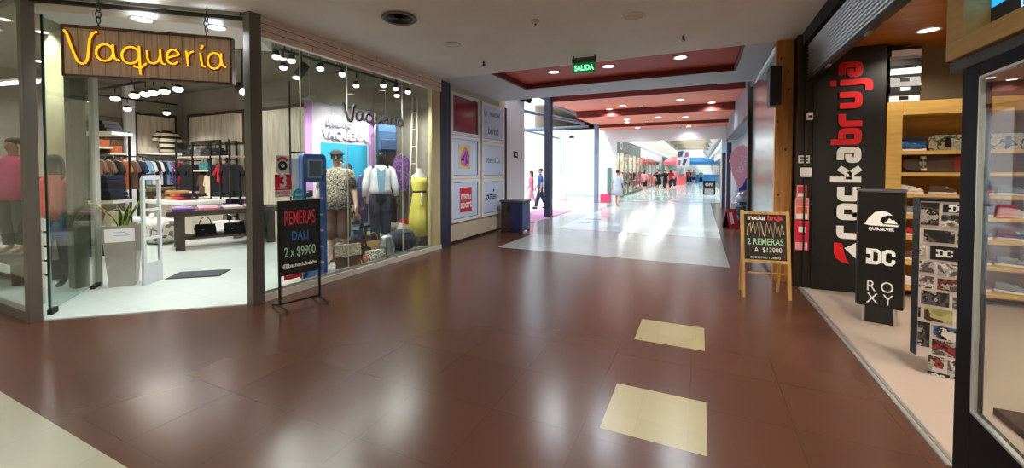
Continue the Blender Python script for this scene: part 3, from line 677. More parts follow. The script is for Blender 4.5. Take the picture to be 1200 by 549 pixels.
for k, (a, tl, h) in enumerate([(-150, .30, .42), (-95, .06, .30), (-30, .26, .46), (15, .12, .38), (160, .34, .34), (-60, .17, .36), (70, .2, .3)]):
    a = math.radians(a); lf = MB(); n = 8; L = []; R_ = []; C_ = []
    for i in range(n+1):
        q = i/n; r = .05+tl*q*q*.9*h/.4+.02*q; w = .026*math.sin(math.pi*(.25+.75*q))+.002
        px, py_ = r*math.cos(a), r*math.sin(a); z = H-.06+h*q*(1-.12*q*tl)
        L.append((px-w*math.sin(a), py_+w*math.cos(a), z)); R_.append((px+w*math.sin(a), py_-w*math.cos(a), z)); C_.append((px-.008*math.cos(a), py_-.008*math.sin(a), z-.004))
    vs = L+R_+C_; m_ = n+1
    lf.add(vs, [(i, i+1, 2*m_+i+1, 2*m_+i) for i in range(n)]+[(2*m_+i, 2*m_+i+1, m_+i+1, m_+i) for i in range(n)]+[(i, m_+i, m_+i+1, i+1) for i in range(n)], True)
    o = lf.build('leaf', M_leaf, t)
    MB().tube(L, .004, 5).tube(R_, .004, 5).build('leaf_margin', M_leafedge, o)
# door mat
t = T('door_mat', 'dark grey rectangular mat on the white shop floor', 'mat', (-6.93, 3.60, .012), math.radians(40))
B(-.33, -.2, 0, .33, .2, .012).build('pad', mat('mat_grey', rgb(70, 74, 78), .95, bump=.3, scale=120), t); B(-.35, -.22, 0, .35, .22, .005).build('rubber_edge', M_blackm, t)
# ================================================================ inside the clothes shop
def garment_mb(w=.46, h=.62, t=.035, sleeves=True, flare=1.0, seed=0):
    """shirt outline with sleeves, shallow folds, hanging from z=0 down"""
    rnd = random.Random(seed); g = MB(); a = w/2
    out = [(-.07, -.015), (-a*.75, -.05)]
    if sleeves: out += [(-a*1.12, -.28-.04*rnd.random()), (-a*.92, -.33), (-a*.72, -.20)]
    out += [(-a*.72*flare, -h*.6), (-a*.76*flare, -h), (a*.76*flare, -h-.015), (a*.72*flare, -h*.6)]
    if sleeves: out += [(a*.72, -.20), (a*.92, -.33), (a*1.12, -.29)]
    out += [(a*.75, -.05), (.07, -.015), (.0, -.045)]
    g.xz(out, -t/2, t/2)
    return g
def hanging(name, label, cat, loc, rz, m, group, w=.46, h=.62, sleeves=True, flare=1.0, seed=0, t=.04):
    o = T(name, label, cat, loc, rz, group)
    garment_mb(w, h, t, sleeves, flare, seed).build('cloth', m, o, .008)
    hk = MB().tube([(-w*.36, 0, -.04), (0, 0, .02), (w*.36, 0, -.04)], .006, 5)
    hk.tube([(0, 0, .02), (0, 0, .05), (.018, 0, .075), (0, 0, .095), (-.014, 0, .085)], .004, 5); hk.build('hanger', M_alu, o)
    return o
def cloth(n, *c, var=.08): return mat('cloth_'+n, rgb(*c), .9, var=var, scale=9)
K = {'black': cloth('black', 22, 22, 26), 'navy': cloth('navy', 28, 34, 56), 'white': cloth('white', 222, 220, 216), 'grey': cloth('grey', 128, 130, 134), 'lblue': cloth('light_blue', 120, 160, 190), 'blue': cloth('blue', 44, 84, 140),
     'brown': cloth('brown', 92, 66, 50), 'rust': cloth('rust', 158, 84, 48), 'red': cloth('red', 176, 30, 46), 'yellow': cloth('yellow', 216, 204, 84), 'tan': cloth('tan', 178, 140, 92), 'lilac': cloth('lilac', 178, 150, 202), 'cream': cloth('cream', 222, 208, 182), 'purple': cloth('purple', 112, 70, 140), 'pink': cloth('pink', 226, 140, 150), 'teal': cloth('teal', 60, 128, 132), 'floral': pattern_mat('floral_cloth', [rgb(40, 60, 110), rgb(190, 50, 80), rgb(120, 80, 160), rgb(220, 220, 220)], 45)}
KN = {'black': 'black', 'navy': 'navy', 'white': 'white', 'grey': 'grey', 'lblue': 'light blue', 'blue': 'blue', 'brown': 'brown', 'rust': 'rust', 'red': 'red', 'yellow': 'yellow', 'tan': 'tan', 'lilac': 'lilac', 'cream': 'cream', 'purple': 'purple', 'pink': 'pink', 'teal': 'teal', 'floral': 'floral print'}
def folded(loc, rz, w, d, h, key, label, group=None, name='folded_garment'):
    o = T(name, label, 'folded garment', loc, rz, group)
    MB().yz([(-d/2, h*.15), (-d/2+h*.12, 0), (d/2, 0), (d/2, h*.55), (d/2-.02, h), (-d/2+h*.2, h), (-d/2, h*.75)], -w/2, w/2).build('folded_cloth', K[key], o, min(.008, h*.25))
    MB().box(-w*.46, -d*.46, h, w*.02, d*.30, h+h*.10).build('top_fold', K[key], o)
    return o
# left wall panel (faces +x) with striped sweater, shelf and rail
t = T('display_bay', 'whitewashed wood display bay with dark border on the left wall of the clothes shop', 'wall display', (-14.08, 6.28, .012))
B(0, -.44, 1.0, .03, .44, 3.12).build('panel', M_palewood, t)
B(0, -.50, .2, .05, -.44, 3.2).build('border', M_trimwood, t); B(0, .44, .2, .05, .50, 3.2).build('border', M_trimwood, t); B(0, -.50, 3.12, .05, .50, 3.2).build('border', M_trimwood, t)
B(.03, -.44, 2.03, .45, .44, 2.07).build('shelf', M_white, t); B(.03, -.44, 1.10, .40, .44, 1.13).build('shelf', M_palewood, t)
MB().tube([(.30, -.43, 1.96), (.30, .43, 1.96)], .012, 8).build('rail', M_alu, t)
B(.03, -.44, .2, .40, .44, .24).build('shelf', M_palewood, t)
keys = ['lblue', 'white', 'black', 'white', 'navy', 'lblue', 'floral', 'blue', 'red', 'floral']
pos = ['first', 'second', 'third', 'fourth', 'fifth', 'sixth', 'seventh', 'eighth', 'ninth', 'tenth']
for k, key in enumerate(keys):
    hanging('hanging_shirt', '%s shirt, %s from the left on the rail under the striped sweater shelf' % (KN[key], pos[k]), 'shirt', (-13.78, 5.90+k*.083, 1.875), math.radians(20), K[key], 'shirts on the rail at the left wall', .44, .66, seed=k, t=.045)
M_stripe = pattern_mat('striped_knit', [rgb(24, 22, 22), rgb(226, 212, 178)], 2.05, 'Z')
t = T('striped_sweater', 'black and cream striped sweater on a torso form on the white shelf', 'sweater', (-13.82, 6.42, 2.082), math.radians(90))
MB().loft([(0, 0, .0, .17, .12), (0, 0, .15, .175, .125), (0, 0, .35, .20, .13), (0, 0, .5, .21, .13), (0, 0, .60, .16, .11), (0, 0, .65, .08, .08), (0, 0, .70, .07, .07)], 20).build('knit_body', M_stripe, t)
for s in (-1, 1): MB().tube([(s*.17, 0, .58), (s*.27, .0, .48), (s*.30, -.02, .34)], [.07, .075, .065], 10).build('sleeve', M_stripe, t)
MB().loft([(0, 0, -.012, .165, .115), (0, 0, .10, .17, .12)], 20).build('form_base', K['black'], t)
for k, (y, key) in enumerate([(5.95, 'yellow'), (6.35, 'rust'), (6.62, 'tan')]):
    folded((-13.88, y, 1.142), math.pi/2, .3, .26, .06, key, '%s folded garment on the wooden shelf below the hanging shirts' % KN[key])
def boot(loc, rz, m, label, cat='boot', group=None):
    t = T('boot', label, cat, loc, rz, group)
    MB().loft([(0, 0, .02, .045, .05), (0, 0, .12, .045, .055), (0, 0.01, .26, .055, .06), (0, .01, .30, .056, .062)], 14).build('shaft', m, t)
    MB().loft([(0, -.07, .02, .042, .13), (0, -.07, .05, .045, .13), (0, -.05, .09, .04, .09), (0, -.01, .12, .03, .05)], 14).build('foot', m, t)
    MB().slab([(-.045, -.20), (-.02, -.22), (.02, -.22), (.045, -.20), (.04, .05), (-.04, .05)], 0, .022).build('sole', M_blackm, t)
for k in range(3): boot((-13.80, 6.30+.14*k, .254), math.radians(90), K[['tan', 'brown', 'tan'][k]], '%s boot on the low shelf of the left wall bay, %s of three' % (['tan', 'brown', 'tan'][k], pos[k]), group='boots at the left wall')
# white column and dark shelf wall to its left
S('trim_28', B(-14.1, 5.55, .012, -13.9, 5.74, 3.9), M_whitewall)
t = T('shelf_wall', 'brown wall bay with small wooden shelves behind the brown jackets', 'wall shelf', (-14.06, 4.95, .012))
B(0, -.75, .3, .03, .58, 3.0).build('back_panel', mat('brown_panel', rgb(92, 80, 64), .8), t); B(0, -.75, 2.42, .06, .58, 2.48).build('cross_beam', M_trimwood, t)
for (y0, y1, z) in ((-.75, -.25, 1.95), (-.05, .25, 2.15), (.30, .58, 1.80), (-.75, .1, 1.45), (.2, .58, 2.0)): B(.03, y0, z, .32, y1, z+.04).build('shelf', M_palewood, t)
def handbag(loc, rz, m, label, w=.3, h=.22, d=.12, cat='handbag', handle=True, m2=None, group=None):
    t = T('handbag', label, cat, loc, rz, group)
    MB().yz([(-d/2, 0), (d/2, 0), (d*.42, h*.6), (d*.22, h), (-d*.22, h), (-d*.42, h*.6)], -w/2, w/2).build('bag_body', m, t, .012)
    MB().yz([(-d*.30, h+.006), (d*.26, h+.006), (d*.24, h-.002), (-d*.22, h-.002), (-d*.43, h*.55), (-d*.50, h*.50)], -w*.505, w*.505).build('flap', m2 or m, t, .003)
    if handle: MB().tube([(w*.32*math.cos(a), 0, h+.16*math.sin(a)) for a in [math.pi*i/10 for i in range(11)]], .008, 6).build('handle', m2 or m, t)
    MB().box(-.02, -d*.50-.006, h*.46, .02, -d*.46, h*.54).build('clasp', M_alu, t)
    return t
for k, (y, z, key) in enumerate([(4.45, 2.002, 'tan'), (5.05, 2.202, 'rust'), (5.40, 1.852, 'brown'), (5.30, 2.052, 'rust')]):
    handbag((-13.86, y, z), math.pi/2, K[key], '%s leather handbag %s on the brown shelf wall' % (KN[key], ['on the left shelf', 'on the upper middle shelf', 'on the lower right shelf', 'on the upper right shelf'][k]), .24, .18, .1)
def shoe_mb(t, m, sole=M_stwhite, L=.27):
    MB().loft([(0, 0, .022, .045, L*.48), (0, 0, .05, .047, L*.48), (0, .03, .08, .042, L*.36), (0, .07, .105, .034, L*.20), (0, .075, .112, .024, L*.14)], 16).build('upper', m, t)
    MB().slab([(.046*math.sin(a)*(1.0 if math.cos(a) < 0 else .95), -L/2*math.cos(a)) for a in [2*math.pi*i/16 for i in range(16)]], 0, .026).build('sole', sole, t)
    MB().box(-.016, -.045, .083, .016, .03, .094).build('laces', M_stwhite, t)
def shoe(loc, rz, m, label, sole=None, group=None):
    t = T('shoe', label, 'shoe', loc, rz, group); shoe_mb(t, m, sole or M_stwhite); return t
for k, (y, key) in enumerate([(4.35, 'black'), (4.65, 'white'), (4.95, 'brown')]): shoe((-13.86, y, 1.502), math.radians(70), K[key], '%s shoe on the long low shelf of the brown shelf wall' % KN[key])
# brown jackets rack in front of shelf wall
t = T('clothes_rack', 'black pipe rail holding brown jackets before the left wall', 'clothes rack', (-13.0, 5.0, .012))
for y in (-.5, .5):
    MB().tube([(0, y, .02), (0, y, 1.95)], .016, 8).build('upright', M_blackm, t); MB().tube([(-.25, y, .02), (.25, y, .02)], .016, 8).build('foot', M_blackm, t)
MB().tube([(0, -.5, 1.94), (0, .5, 1.94)], .016, 8).build('rail', M_blackm, t)
for k, key in enumerate(['brown', 'brown', 'black', 'rust', 'brown', 'navy']):
    hanging('hanging_jacket', '%s jacket, %s from the left on the black pipe rail' % (KN[key], pos[k]), 'jacket', (-13.0, 4.62+k*.155, 1.86), math.radians(25), K[key], 'jackets on the black pipe rail', .5, .72, seed=20+k, t=.07)
# white shelving stand with navy jeans beside the planter
t = T('shelving_stand', 'white two shelf stand holding dark jeans beside the tan panel', 'shelving', (-9.78, 3.56, .012), math.radians(30))
for z in (1.00, 2.22): B(-.42, -.22, z, .34, .22, z+.055).build('shelf', M_white, t)
B(-.42, .20, .0, .34, .22, .30).build('back_panel', mat('stand_back', rgb(70, 66, 62), .8), t)
for x in (-.38, .30): B(x, .16, 0, x+.03, .19, 2.30).build('upright', M_bronze, t)
R30 = Matrix.Rotation(math.radians(30), 3, 'Z')
def onstand(x, y, z): v = R30 @ Vector((x, y, 0)); return (-9.78+v.x, 3.56+v.y, z)
for k in range(6): folded(onstand(-.04+.01*(k % 2), -.02, 1.068+k*.075), math.radians(30), .66-.03*k, .38, .068, 'navy' if k % 3 else 'black', '%s jeans, %s from the bottom in the pile on the lower white shelf' % ('navy' if k % 3 else 'black', pos[k]), 'jeans piled on the white stand', 'folded_jeans')
for k in range(3): folded(onstand(-.06, -.02, 2.288+k*.066), math.radians(30), .60-.07*k, .36, .06, 'black', 'black jeans, %s from the bottom on the upper white shelf' % pos[k], 'jeans on the upper white shelf', 'folded_jeans')
hanging('hanging_shirt', 'white shirt hanging behind the planter under the lower white shelf', 'shirt', (-9.42, 3.60, .90), math.radians(15), K['white'], None, .5, .75, seed=50, t=.08)
hanging('hanging_trousers', 'dark trousers hanging beside the white shirt under the white shelf', 'trousers', (-9.85, 3.35, .88), math.radians(35), K['black'], None, .36, .80, False, .9, seed=51, t=.1)
# low white counters with folded trousers
t = T('display_bench', 'white stepped display bench at the left of the clothes shop', 'display bench', (-11.75, 5.75, .012), math.radians(0))
B(-.9, -.45, .78, 1.0, .45, .86).build('top_slab', M_white, t); B(-.9, -.30, 0, .95, .40, .78).build('body', M_offwhite, t); B(-.8, -.85, .40, .4, -.45, .46).build('lower_step', M_white, t); B(-.75, -.75, 0, .35, -.46, .40).build('step_body', M_offwhite, t)
for k, key in enumerate(['rust', 'tan', 'red', 'brown', 'rust', 'black', 'tan']):
    folded((-12.3+.36*(k % 3)+.04*k, 5.68+.02*k, .874+.075*(k//3)), math.radians(80), .40, .32, .07, key, '%s trousers in the %s pile on the white bench, %s layer' % (KN[key], ['left', 'middle', 'right'][k % 3], ['bottom', 'middle', 'top'][k//3]), 'trousers on the white bench', 'folded_trousers')
shoe((-10.95, 5.6, .874), 1.2, K['black'], 'black shoe at the right end of the white bench')
for k in range(2): shoe((-12.1+.4*k, 5.10, .474), 1.0, K['white'], 'white shoe on the lower step of the white bench, %s' % ['left one', 'right one'][k])
# back wall panels (face -y)
t = T('wall_panel', 'large whitewashed wood panel with dark border on the back wall', 'wall panel', (-12.42, 6.94, 2.36))
B(-1.25, -.03, 0, 1.25, 0, .80).build('board', M_palewood, t)
MB().box(-1.32, -.05, .80, 1.32, 0, .88).box(-1.32, -.05, -.05, 1.32, 0, 0).box(-1.32, -.05, 0, -1.25, 0, .8).box(1.25, -.05, 0, 1.32, 0, .8).build('border', M_trimwood, t)
B(-1.25, -.028, -2.3, 1.25, -.0, -.05).build('lower_board', M_palewood, t)
t = T('wall_panel', 'second whitewashed wood panel right of the large one on the back wall', 'wall panel', (-9.7, 6.94, 2.0))
B(-1.3, -.03, -2, 1.3, 0, 1.16).build('board', M_palewood, t); B(-1.36, -.05, 1.16, 1.36, 0, 1.24).build('border', M_trimwood, t)
# pipe rack before the back wall
t = T('clothes_rack', 'black square pipe rack with pale wooden shelves before the back wall', 'clothes rack', (-12.0, 6.55, .012))
ux = [-1.22, -.45, .38, .80, 1.18]
for x in ux:
    B(x-.02, -.22, 0, x+.02, -.18, 2.38).build('upright', M_blackm, t); B(x-.02, .18, 0, x+.02, .22, 2.38).build('upright', M_blackm, t)
for y in (-.2, .2):
    B(-1.24, y-.02, 2.34, .82, y+.02, 2.38).build('top_bar', M_blackm, t)
B(-1.2, -.2, 1.93, 1.2, .2, 1.97).build('shelf', M_palewood, t); B(-.43, -.2, 1.56, .36, .2, 1.60).build('shelf', M_palewood, t); B(-1.2, -.2, .98, -.47, .2, 1.02).build('shelf', M_white, t); B(-.43, -.2, .86, 1.2, .2, .90).build('shelf', M_white, t)
MB().tube([(-1.2, 0, 1.86), (-.45, 0, 1.86)], .014, 8).build('rail', M_blackm, t); MB().tube([(.38, 0, 1.86), (1.18, 0, 1.86)], .014, 8).build('rail', M_blackm, t)
for k, (x, key, h) in enumerate([(-12.99, 'black', .85), (-12.60, 'black', .75), (-11.47, 'black', 1.0), (-11.22, 'red', .5), (-10.98, 'black', 1.1)]):
    hanging('hanging_jacket', '%s jacket hanging %s the black pipe rack' % (KN[key], ['at the left end of', 'second from the left on', 'left in the right half of', 'in the middle of the right half of', 'nearly at the right end of', 'at the right end of'][k]), 'jacket', (x, 6.50, 1.79), math.radians((15, 25, 32, 32, 32)[k]), K[key], 'jackets on the square pipe rack', .56, h, seed=60+k, t=.11)
hanging('blouse', 'cream top hanging in the middle of the black pipe rack', 'top', (-11.85, 6.45, 1.50), .1, K['cream'], None, .38, .60, seed=80, t=.1)
hanging('blouse', 'dark brown top hanging beside the cream one on the pipe rack', 'top', (-12.2, 6.52, 1.50), .2, K['brown'], None, .44, .60, seed=81, t=.1)
for k, (x, key) in enumerate([(-12.9, 'black'), (-12.45, 'grey'), (-12.0, 'black'), (-11.55, 'black'), (-12.1, 'teal')]):
    z = 1.982 if k < 4 else 1.612
    handbag((x, 6.5, z), .1, K[key], '%s bag %s the pipe rack' % (KN[key], ['at the left on the top shelf of', 'second on the top shelf of', 'third on the top shelf of', 'at the right on the top shelf of', 'on the short middle shelf of'][k]), .34, .2, .18)
for k in range(3): handbag((-11.85+.4*k, 6.5, .912), .2, K['black'], 'black bag on the low shelf of the pipe rack, %s of three' % pos[k], .34, .14, .2)
# dark table with lilac garments
t = T('display_table', 'heavy dark wooden table with a low shelf in the clothes shop', 'table', (-9.28, 5.35, .012), math.radians(-24))
B(-.43, -.98, .68, .43, .98, .78).build('tabletop', M_table, t)
for sx in (-1, 1):
    for sy in (-1, 1): B(sx*.33-.075, sy*.78-.075, 0, sx*.33+.075, sy*.78+.075, .68).build('leg', M_table, t)
B(-.33, -.75, .20, .33, .75, .24).build('low_shelf', M_table, t)
Rm = Matrix.Rotation(math.radians(-24), 3, 'Z')
def ontab(x, y, z): v = Rm @ Vector((x, y, 0)); return (-9.28+v.x, 5.35+v.y, z)
for k, key in enumerate(['lilac', 'purple', 'lilac', 'pink', 'lilac', 'cream', 'lilac', 'purple']):
    folded(ontab(-.20+.38*(k % 2), -.72+.42*(k//2), .794), math.radians(-24), .32, .34, .045, key, '%s folded top in the %s row of the %s side of the dark table' % (KN[key], pos[k//2], ['left', 'right'][k % 2]), 'lilac tops laid out on the dark table')
for k, (x, y) in enumerate([(-.1, -.35), (.02, .15), (.05, .55)]):
    handbag(ontab(x, y, .254), math.radians(40), K['black'], 'black bag on the low shelf under the dark table, %s from the front' % pos[k], .34, .2, .2)
t = T('pouf', 'pale patterned soft cube seat left of the dark table', 'pouf', (-10.75, 4.85, .012), .1)
MB().box(-.36, -.28, .02, .36, .28, .50).build('cushion', pattern_mat('pouf_print', [rgb(216, 210, 198), rgb(226, 222, 212), rgb(216, 212, 200), rgb(120, 116, 112), rgb(222, 216, 206)], 14), t, .07)
for sx in (-1, 1):
    for sy in (-1, 1): MB().tube([(sx*.28, sy*.2, 0), (sx*.28, sy*.2, .05)], .025, 8).build('foot', M_blackm, t)
handbag((-10.1, 5.85, .012), .4, K['white'], 'white soft bag on the floor behind the dark table', .55, .40, .35)
handbag((-9.9, 6.35, .012), .2, K['black'], 'black travel bag on the floor behind the dark table', .6, .36, .3)
# dark shelf unit on the back wall, seen through the shop window
t = T('shelf_unit', 'dark brown shelf unit with folded clothes on the back wall behind the shop window', 'shelf unit', (-6.98, 6.94, .012))
for x in (-1.0, -.34, .32, .98): B(x, -.34, 0, x+.03, 0, 2.5).build('side_panel', M_trimwood, t)
B(-1.0, -.02, 0, 1.0, 0, 2.5).build('back_panel', mat('unit_back', rgb(60, 52, 46), .8), t)
for z in (.06, .55, 1.02, 1.49, 1.96, 2.46): B(-.97, -.33, z, .98, -.02, z+.035).build('shelf', M_trimwood, t)
fk = ['navy', 'grey', 'white', 'blue', 'black', 'lblue', 'brown', 'cream', 'teal', 'red', 'grey', 'navy']
col_ = ['left', 'middle', 'right']; row_ = ['lowest', 'second', 'third', 'fourth', 'top']; n_ = 0
for r, z in enumerate((.095, .585, 1.055, 1.525, 1.995)):
    for c in range(3):
        for q in range(3):
            folded((-6.98-.655+.655*c+.015, 6.77, .012+z+.001+q*.088), 0, .50-.04*q, .27, .08, fk[n_ % 12], '%s folded garment, %s in the %s pile, %s shelf of the dark unit' % (KN[fk[n_ % 12]], ['bottom', 'middle', 'top'][q], col_[c], row_[r]), 'folded clothes in the dark shelf unit'); n_ += 1
# ================================================================ figures: one continuous body, clothing as children
def figure(t, m, h=1.7, walk=0.0, hair=None, hair_long=False, arms=((.27, -.06), (.27, -.06)), face=True, fingers=True, headless=False):
    """stands at z=0 of t, faces -y; returns joint table scaled to height h"""
    s = h/1.72; w = walk
    J = [(0, 0, .93, (.15, .105)), (0, 0, 1.06, (.125, .09)), (0, 0, 1.22, (.135, .10)), (0, 0, 1.36, (.15, .095)), (0, .005, 1.45, (.065, .06)), (0, .0, 1.51, .05)]
    E_ = [(0, 1), (1, 2), (2, 3), (3, 4), (4, 5)]
    if not headless:
        J += [(0, -.015, 1.575, (.068, .080)), (0, -.01, 1.645, (.076, .095)), (0, .0, 1.70, (.055, .07))]; E_ += [(5, 6), (6, 7), (7, 8)]
    for k, sx in enumerate((-1, 1)):
        f = -w if sx > 0 else w
        b = len(J)
        J += [(sx*.085, 0, .86, .092), (sx*.09, f*.42-.01, .49, .058), (sx*.09, f*.85+.03+(.06 if f > 0 else 0), .10+(.03 if f > 0 else 0), .037), (sx*.095, f*.85-.07+(.04 if f > 0 else 0), .035, .036), (sx*.10, f*.85-.15+(.04 if f > 0 else 0), .028, .026)]
        E_ += [(0, b), (b, b+1), (b+1, b+2), (b+2, b+3), (b+3, b+4)]
        ax, ay = arms[k]; ay2 = ay - f*.25
        b = len(J)
        J += [(sx*.165, 0, 1.405, .056), (sx*(.165+ax)*.56, ay2*.2+.02, 1.14, .042), (sx*ax, ay2-.02, .90, .028), (sx*ax*1.01, ay2-.05, .82, (.034, .018))]
        E_ += [(3, b), (b, b+1), (b+1, b+2), (b+2, b+3)]
        if fingers:
            q = b+3
            for i, (dy, l) in enumerate(((-.030, .065), (-.012, .078), (.008, .072), (.026, .058))):
                c = len(J); J += [(sx*(ax*1.01+.004), ay2-.055+dy, .80-l*.5, .0085), (sx*(ax*1.01-.012), ay2-.06+dy, .80-l, .007)]; E_ += [(q, c), (c, c+1)]
            c = len(J); J += [(sx*(ax*1.01-.005), ay2-.095, .83, .010), (sx*(ax*1.01-.012), ay2-.112, .795, .008)]; E_ += [(b+2, c), (c, c+1)]
    J = [(x*s, y*s, z*s, (r[0]*s, r[1]*s) if isinstance(r, tuple) else r*s) for x, y, z, r in J]
    body = skin_body('body', J, E_, m, t)
    if not headless and face:
        MB().ball((0, -.105*s, 1.615*s), .012*s, .02*s, .022*s, 8, 6).build('nose', m, body)
        for sx in (-1, 1):
            MB().ball((sx*.03*s, -.088*s, 1.645*s), .012*s, .008*s, .007*s, 8, 5).build('eye', M_blackm, body); MB().ball((sx*.080*s, .0, 1.62*s), .012*s, .02*s, .03*s, 8, 6).build('ear', m, body)
        MB().ball((0, -.092*s, 1.578*s), .024*s, .008*s, .007*s, 8, 5).build('mouth', mat('lips', rgb(160, 90, 84), .6), body)
    if hair:
        hm = MB().ball((0, .018*s, 1.672*s), .088*s, .100*s, .080*s, 14, 9)
        if hair_long: hm.loft([(0, .06*s, 1.36*s, .075*s, .035*s), (0, .065*s, 1.50*s, .085*s, .05*s), (0, .045*s, 1.66*s, .085*s, .07*s)], 14, .05, 6)
        hm.build('hair', hair, t)
    return [Vector(j[:3]) for j in J], s
def legs_mb(s, walk, z_end, r0=.105, r1=.075):
    g = MB()
    for sx in (-1, 1):
        f = -walk if sx > 0 else walk
        pts = [(sx*.075*s, 0, .95*s), (sx*.088*s, f*.1*s, .80*s), (sx*.092*s, f*.42*s, .49*s)]
        if z_end < .45: pts.append((sx*.09*s, (f*.85+.03)*s, max(z_end, .12)*s))
        else: pts[2] = (sx*.09*s, f*.42*s*(.95-z_end)/.46, z_end*s)
        rs = [r0*s, r0*s, (r0+r1)/2*s, r1*s][:len(pts)]
        g.tube(pts, rs, 14)
    g.loft([(0, 0, .84*s, .165*s, .118*s), (0, 0, .98*s, .160*s, .115*s), (0, 0, 1.04*s, .142*s, .105*s)], 20)
    return g
def shirt_mb(s, z0=.86, w=0.0, arms=((.27, -.06), (.27, -.06)), walk=0, long=False, slack=1.0):
    g = MB().loft([(0, 0, z0*s, .185*s*slack, .135*s*slack), (0, 0, 1.06*s, .162*s*slack, .122*s*slack), (0, 0, 1.24*s, .175*s, .13*s), (0, 0, 1.37*s, .185*s, .12*s), (0, .003*s, 1.44*s, .12*s, .09*s), (0, .004*s, 1.475*s, .066*s, .062*s)], 22, .02, 5)
    for k, sx in enumerate((-1, 1)):
        ax, ay = arms[k]; f = -walk if sx > 0 else walk; ay2 = ay-f*.25
        pts = [(sx*.13*s, 0, 1.405*s), (sx*.185*s, .003*s, 1.38*s), (sx*(.165+ax)*.56*s*.97, (ay2*.2+.02)*s, 1.16*s)]
        rs = [.062*s, .070*s, .066*s]
        if long: pts += [(sx*ax*s, (ay2-.015)*s, .93*s)]; rs += [.045*s]
        g.tube(pts, rs, 14)
    return g
M_skin = mat('skin', rgb(206, 156, 126), .6); M_hair = mat('dark_hair', rgb(30, 22, 18), .6)
M_mann = mat('mannequin_skin', rgb(196, 160, 136), .45); M_mannblack = mat('mannequin_black', rgb(24, 24, 26), .4); M_mannwhite = mat('mannequin_white', rgb(220, 214, 206), .4)
M_camo = pattern_mat('leaf_print_cloth', [rgb(206, 196, 166), rgb(150, 138, 112), rgb(96, 88, 80), rgb(214, 206, 184), rgb(70, 66, 66)], 22, 'noise')
ZW = .076
# ---- window display
t = T('window_banner', 'big lilac edged fabric banner with a blue picture hanging behind the shop window', 'banner', (-6.05, 4.76, .50), math.pi/2)
BW, BH = 1.66, 2.30
bn = MB(); n = 24
f0 = [(i*BW/n, .018*math.sin(i*.9)+.01*math.sin(i*2.3)) for i in range(n+1)]
def strip(u0, u1, z0, z1, off, tk=.004):
    g = MB(); k = 20; P = []
    for i in range(k+1):
        u = u0+(u1-u0)*i/k; P.append((u, .015*math.sin(u*14)+off))
    g.slab(P+[(x, y+tk) for x, y in P[::-1]], z0, z1); return g
strip(0, BW, 0, BH, 0).build('cloth', mat('banner_white', rgb(216, 208, 222), .8), t)
M_lil = mat('banner_lilac', rgb(196, 150, 206), .8)
strip(.0, .16, .02, BH-.02, -.004, .003).build('lilac_border', M_lil, t); strip(BW-.18, BW-.06, .02, BH-.02, -.004, .003).build('lilac_border', M_lil, t)
M_teal = mat('banner_teal', rgb(38, 158, 196), .8)
strip(.30, BW-.24, .05, 1.60, -.006, .003).build('picture', M_teal, t)
# generic figures in the printed picture
gm = MB(); gm2 = MB(); gm3 = MB()
for cx, hh, g in ((.62, 1.10, gm), (.92, 1.22, gm2), (1.22, 1.0, gm3)):
    g.xz([(cx-.17, .1), (cx+.17, .1), (cx+.2, hh-.42), (cx+.12, hh-.25), (cx-.12, hh-.25), (cx-.2, hh-.42)], -.026, -.022)
    g.xz([(cx+.085*math.cos(a*math.pi/8), hh-.10+.12*math.sin(a*math.pi/8)) for a in range(16)], -.026, -.022)
gm.build('printed_figure', pattern_mat('print_a', [rgb(190, 180, 150), rgb(80, 80, 90), rgb(220, 210, 190)], 9), t); gm2.build('printed_figure', pattern_mat('print_b', [rgb(120, 110, 120), rgb(60, 60, 80), rgb(210, 190, 170)], 8), t); gm3.build('printed_figure', pattern_mat('print_c', [rgb(130, 90, 160), rgb(90, 70, 120), rgb(200, 170, 160)], 9), t)
M_titl = mat('banner_title', rgb(240, 238, 246), .7); M_tsh = mat('banner_title_shadow', rgb(84, 70, 110), .7)
text('lettering', 'VAQUERIA', .215, M_tsh, (.86, -.026, 1.735), FACE_NY, t, .001, bold=.014); text('lettering', 'VAQUERIA', .215, M_titl, (.855, -.030, 1.745), FACE_NY, t, .001, bold=.006)
text('lettering', 'INVIERNO', .13, M_tsh, (.72, -.026, 1.935), FACE_NY, t, .001, bold=.008); text('lettering', 'INVIERNO', .13, M_titl, (.715, -.030, 1.94), FACE_NY, t, .001, bold=.002)
MB().tube([(-.03, 0, BH), (BW+.03, 0, BH)], .014, 8).build('top_rod', M_alu, t)
for x in (.1, BW-.1): MB().tube([(x, 0, BH), (x, 0, 3.38)], .003, 5).build('wire', M_alu, t)
# blue shoe tower
t = T('shoe_tower', 'tall blue shoe display tower with a grey screen behind the window, beside the chalkboard', 'display tower', (-5.06, 4.12, ZW), math.pi/2)
M_tblue = mat('tower_blue', rgb(36, 92, 178), .45)
ow = .195
fr = MB()
def rr(x0, z0, x1, z1, r, k=5):
    P = []
    for cx, cz, a0 in ((x1-r, z1-r, 0), (x0+r, z1-r, 90), (x0+r, z0+r, 180), (x1-r, z0+r, 270)):
        for i in range(k+1): a = math.radians(a0+90*i/k); P.append((cx+r*math.cos(a), cz+r*math.sin(a)))
    return P
fr.xz(rr(-ow, 1.36, ow, 1.76, .06), -.03, .06); fr.box(-ow, -.03, .02, -ow+.05, .06, 1.40).box(ow-.05, -.03, .02, ow, .06, 1.40).box(-ow, -.03, .0, ow, .06, .07)
fr.build('frame', M_tblue, t)
B(-.12, -.036, 1.42, .12, -.03, 1.68).build('screen_border', mat('screen_border', rgb(150, 178, 196), .5), t); B(-.10, -.040, 1.44, .10, -.034, 1.66).build('screen', mat('screen_grey', rgb(74, 88, 100), .3), t)
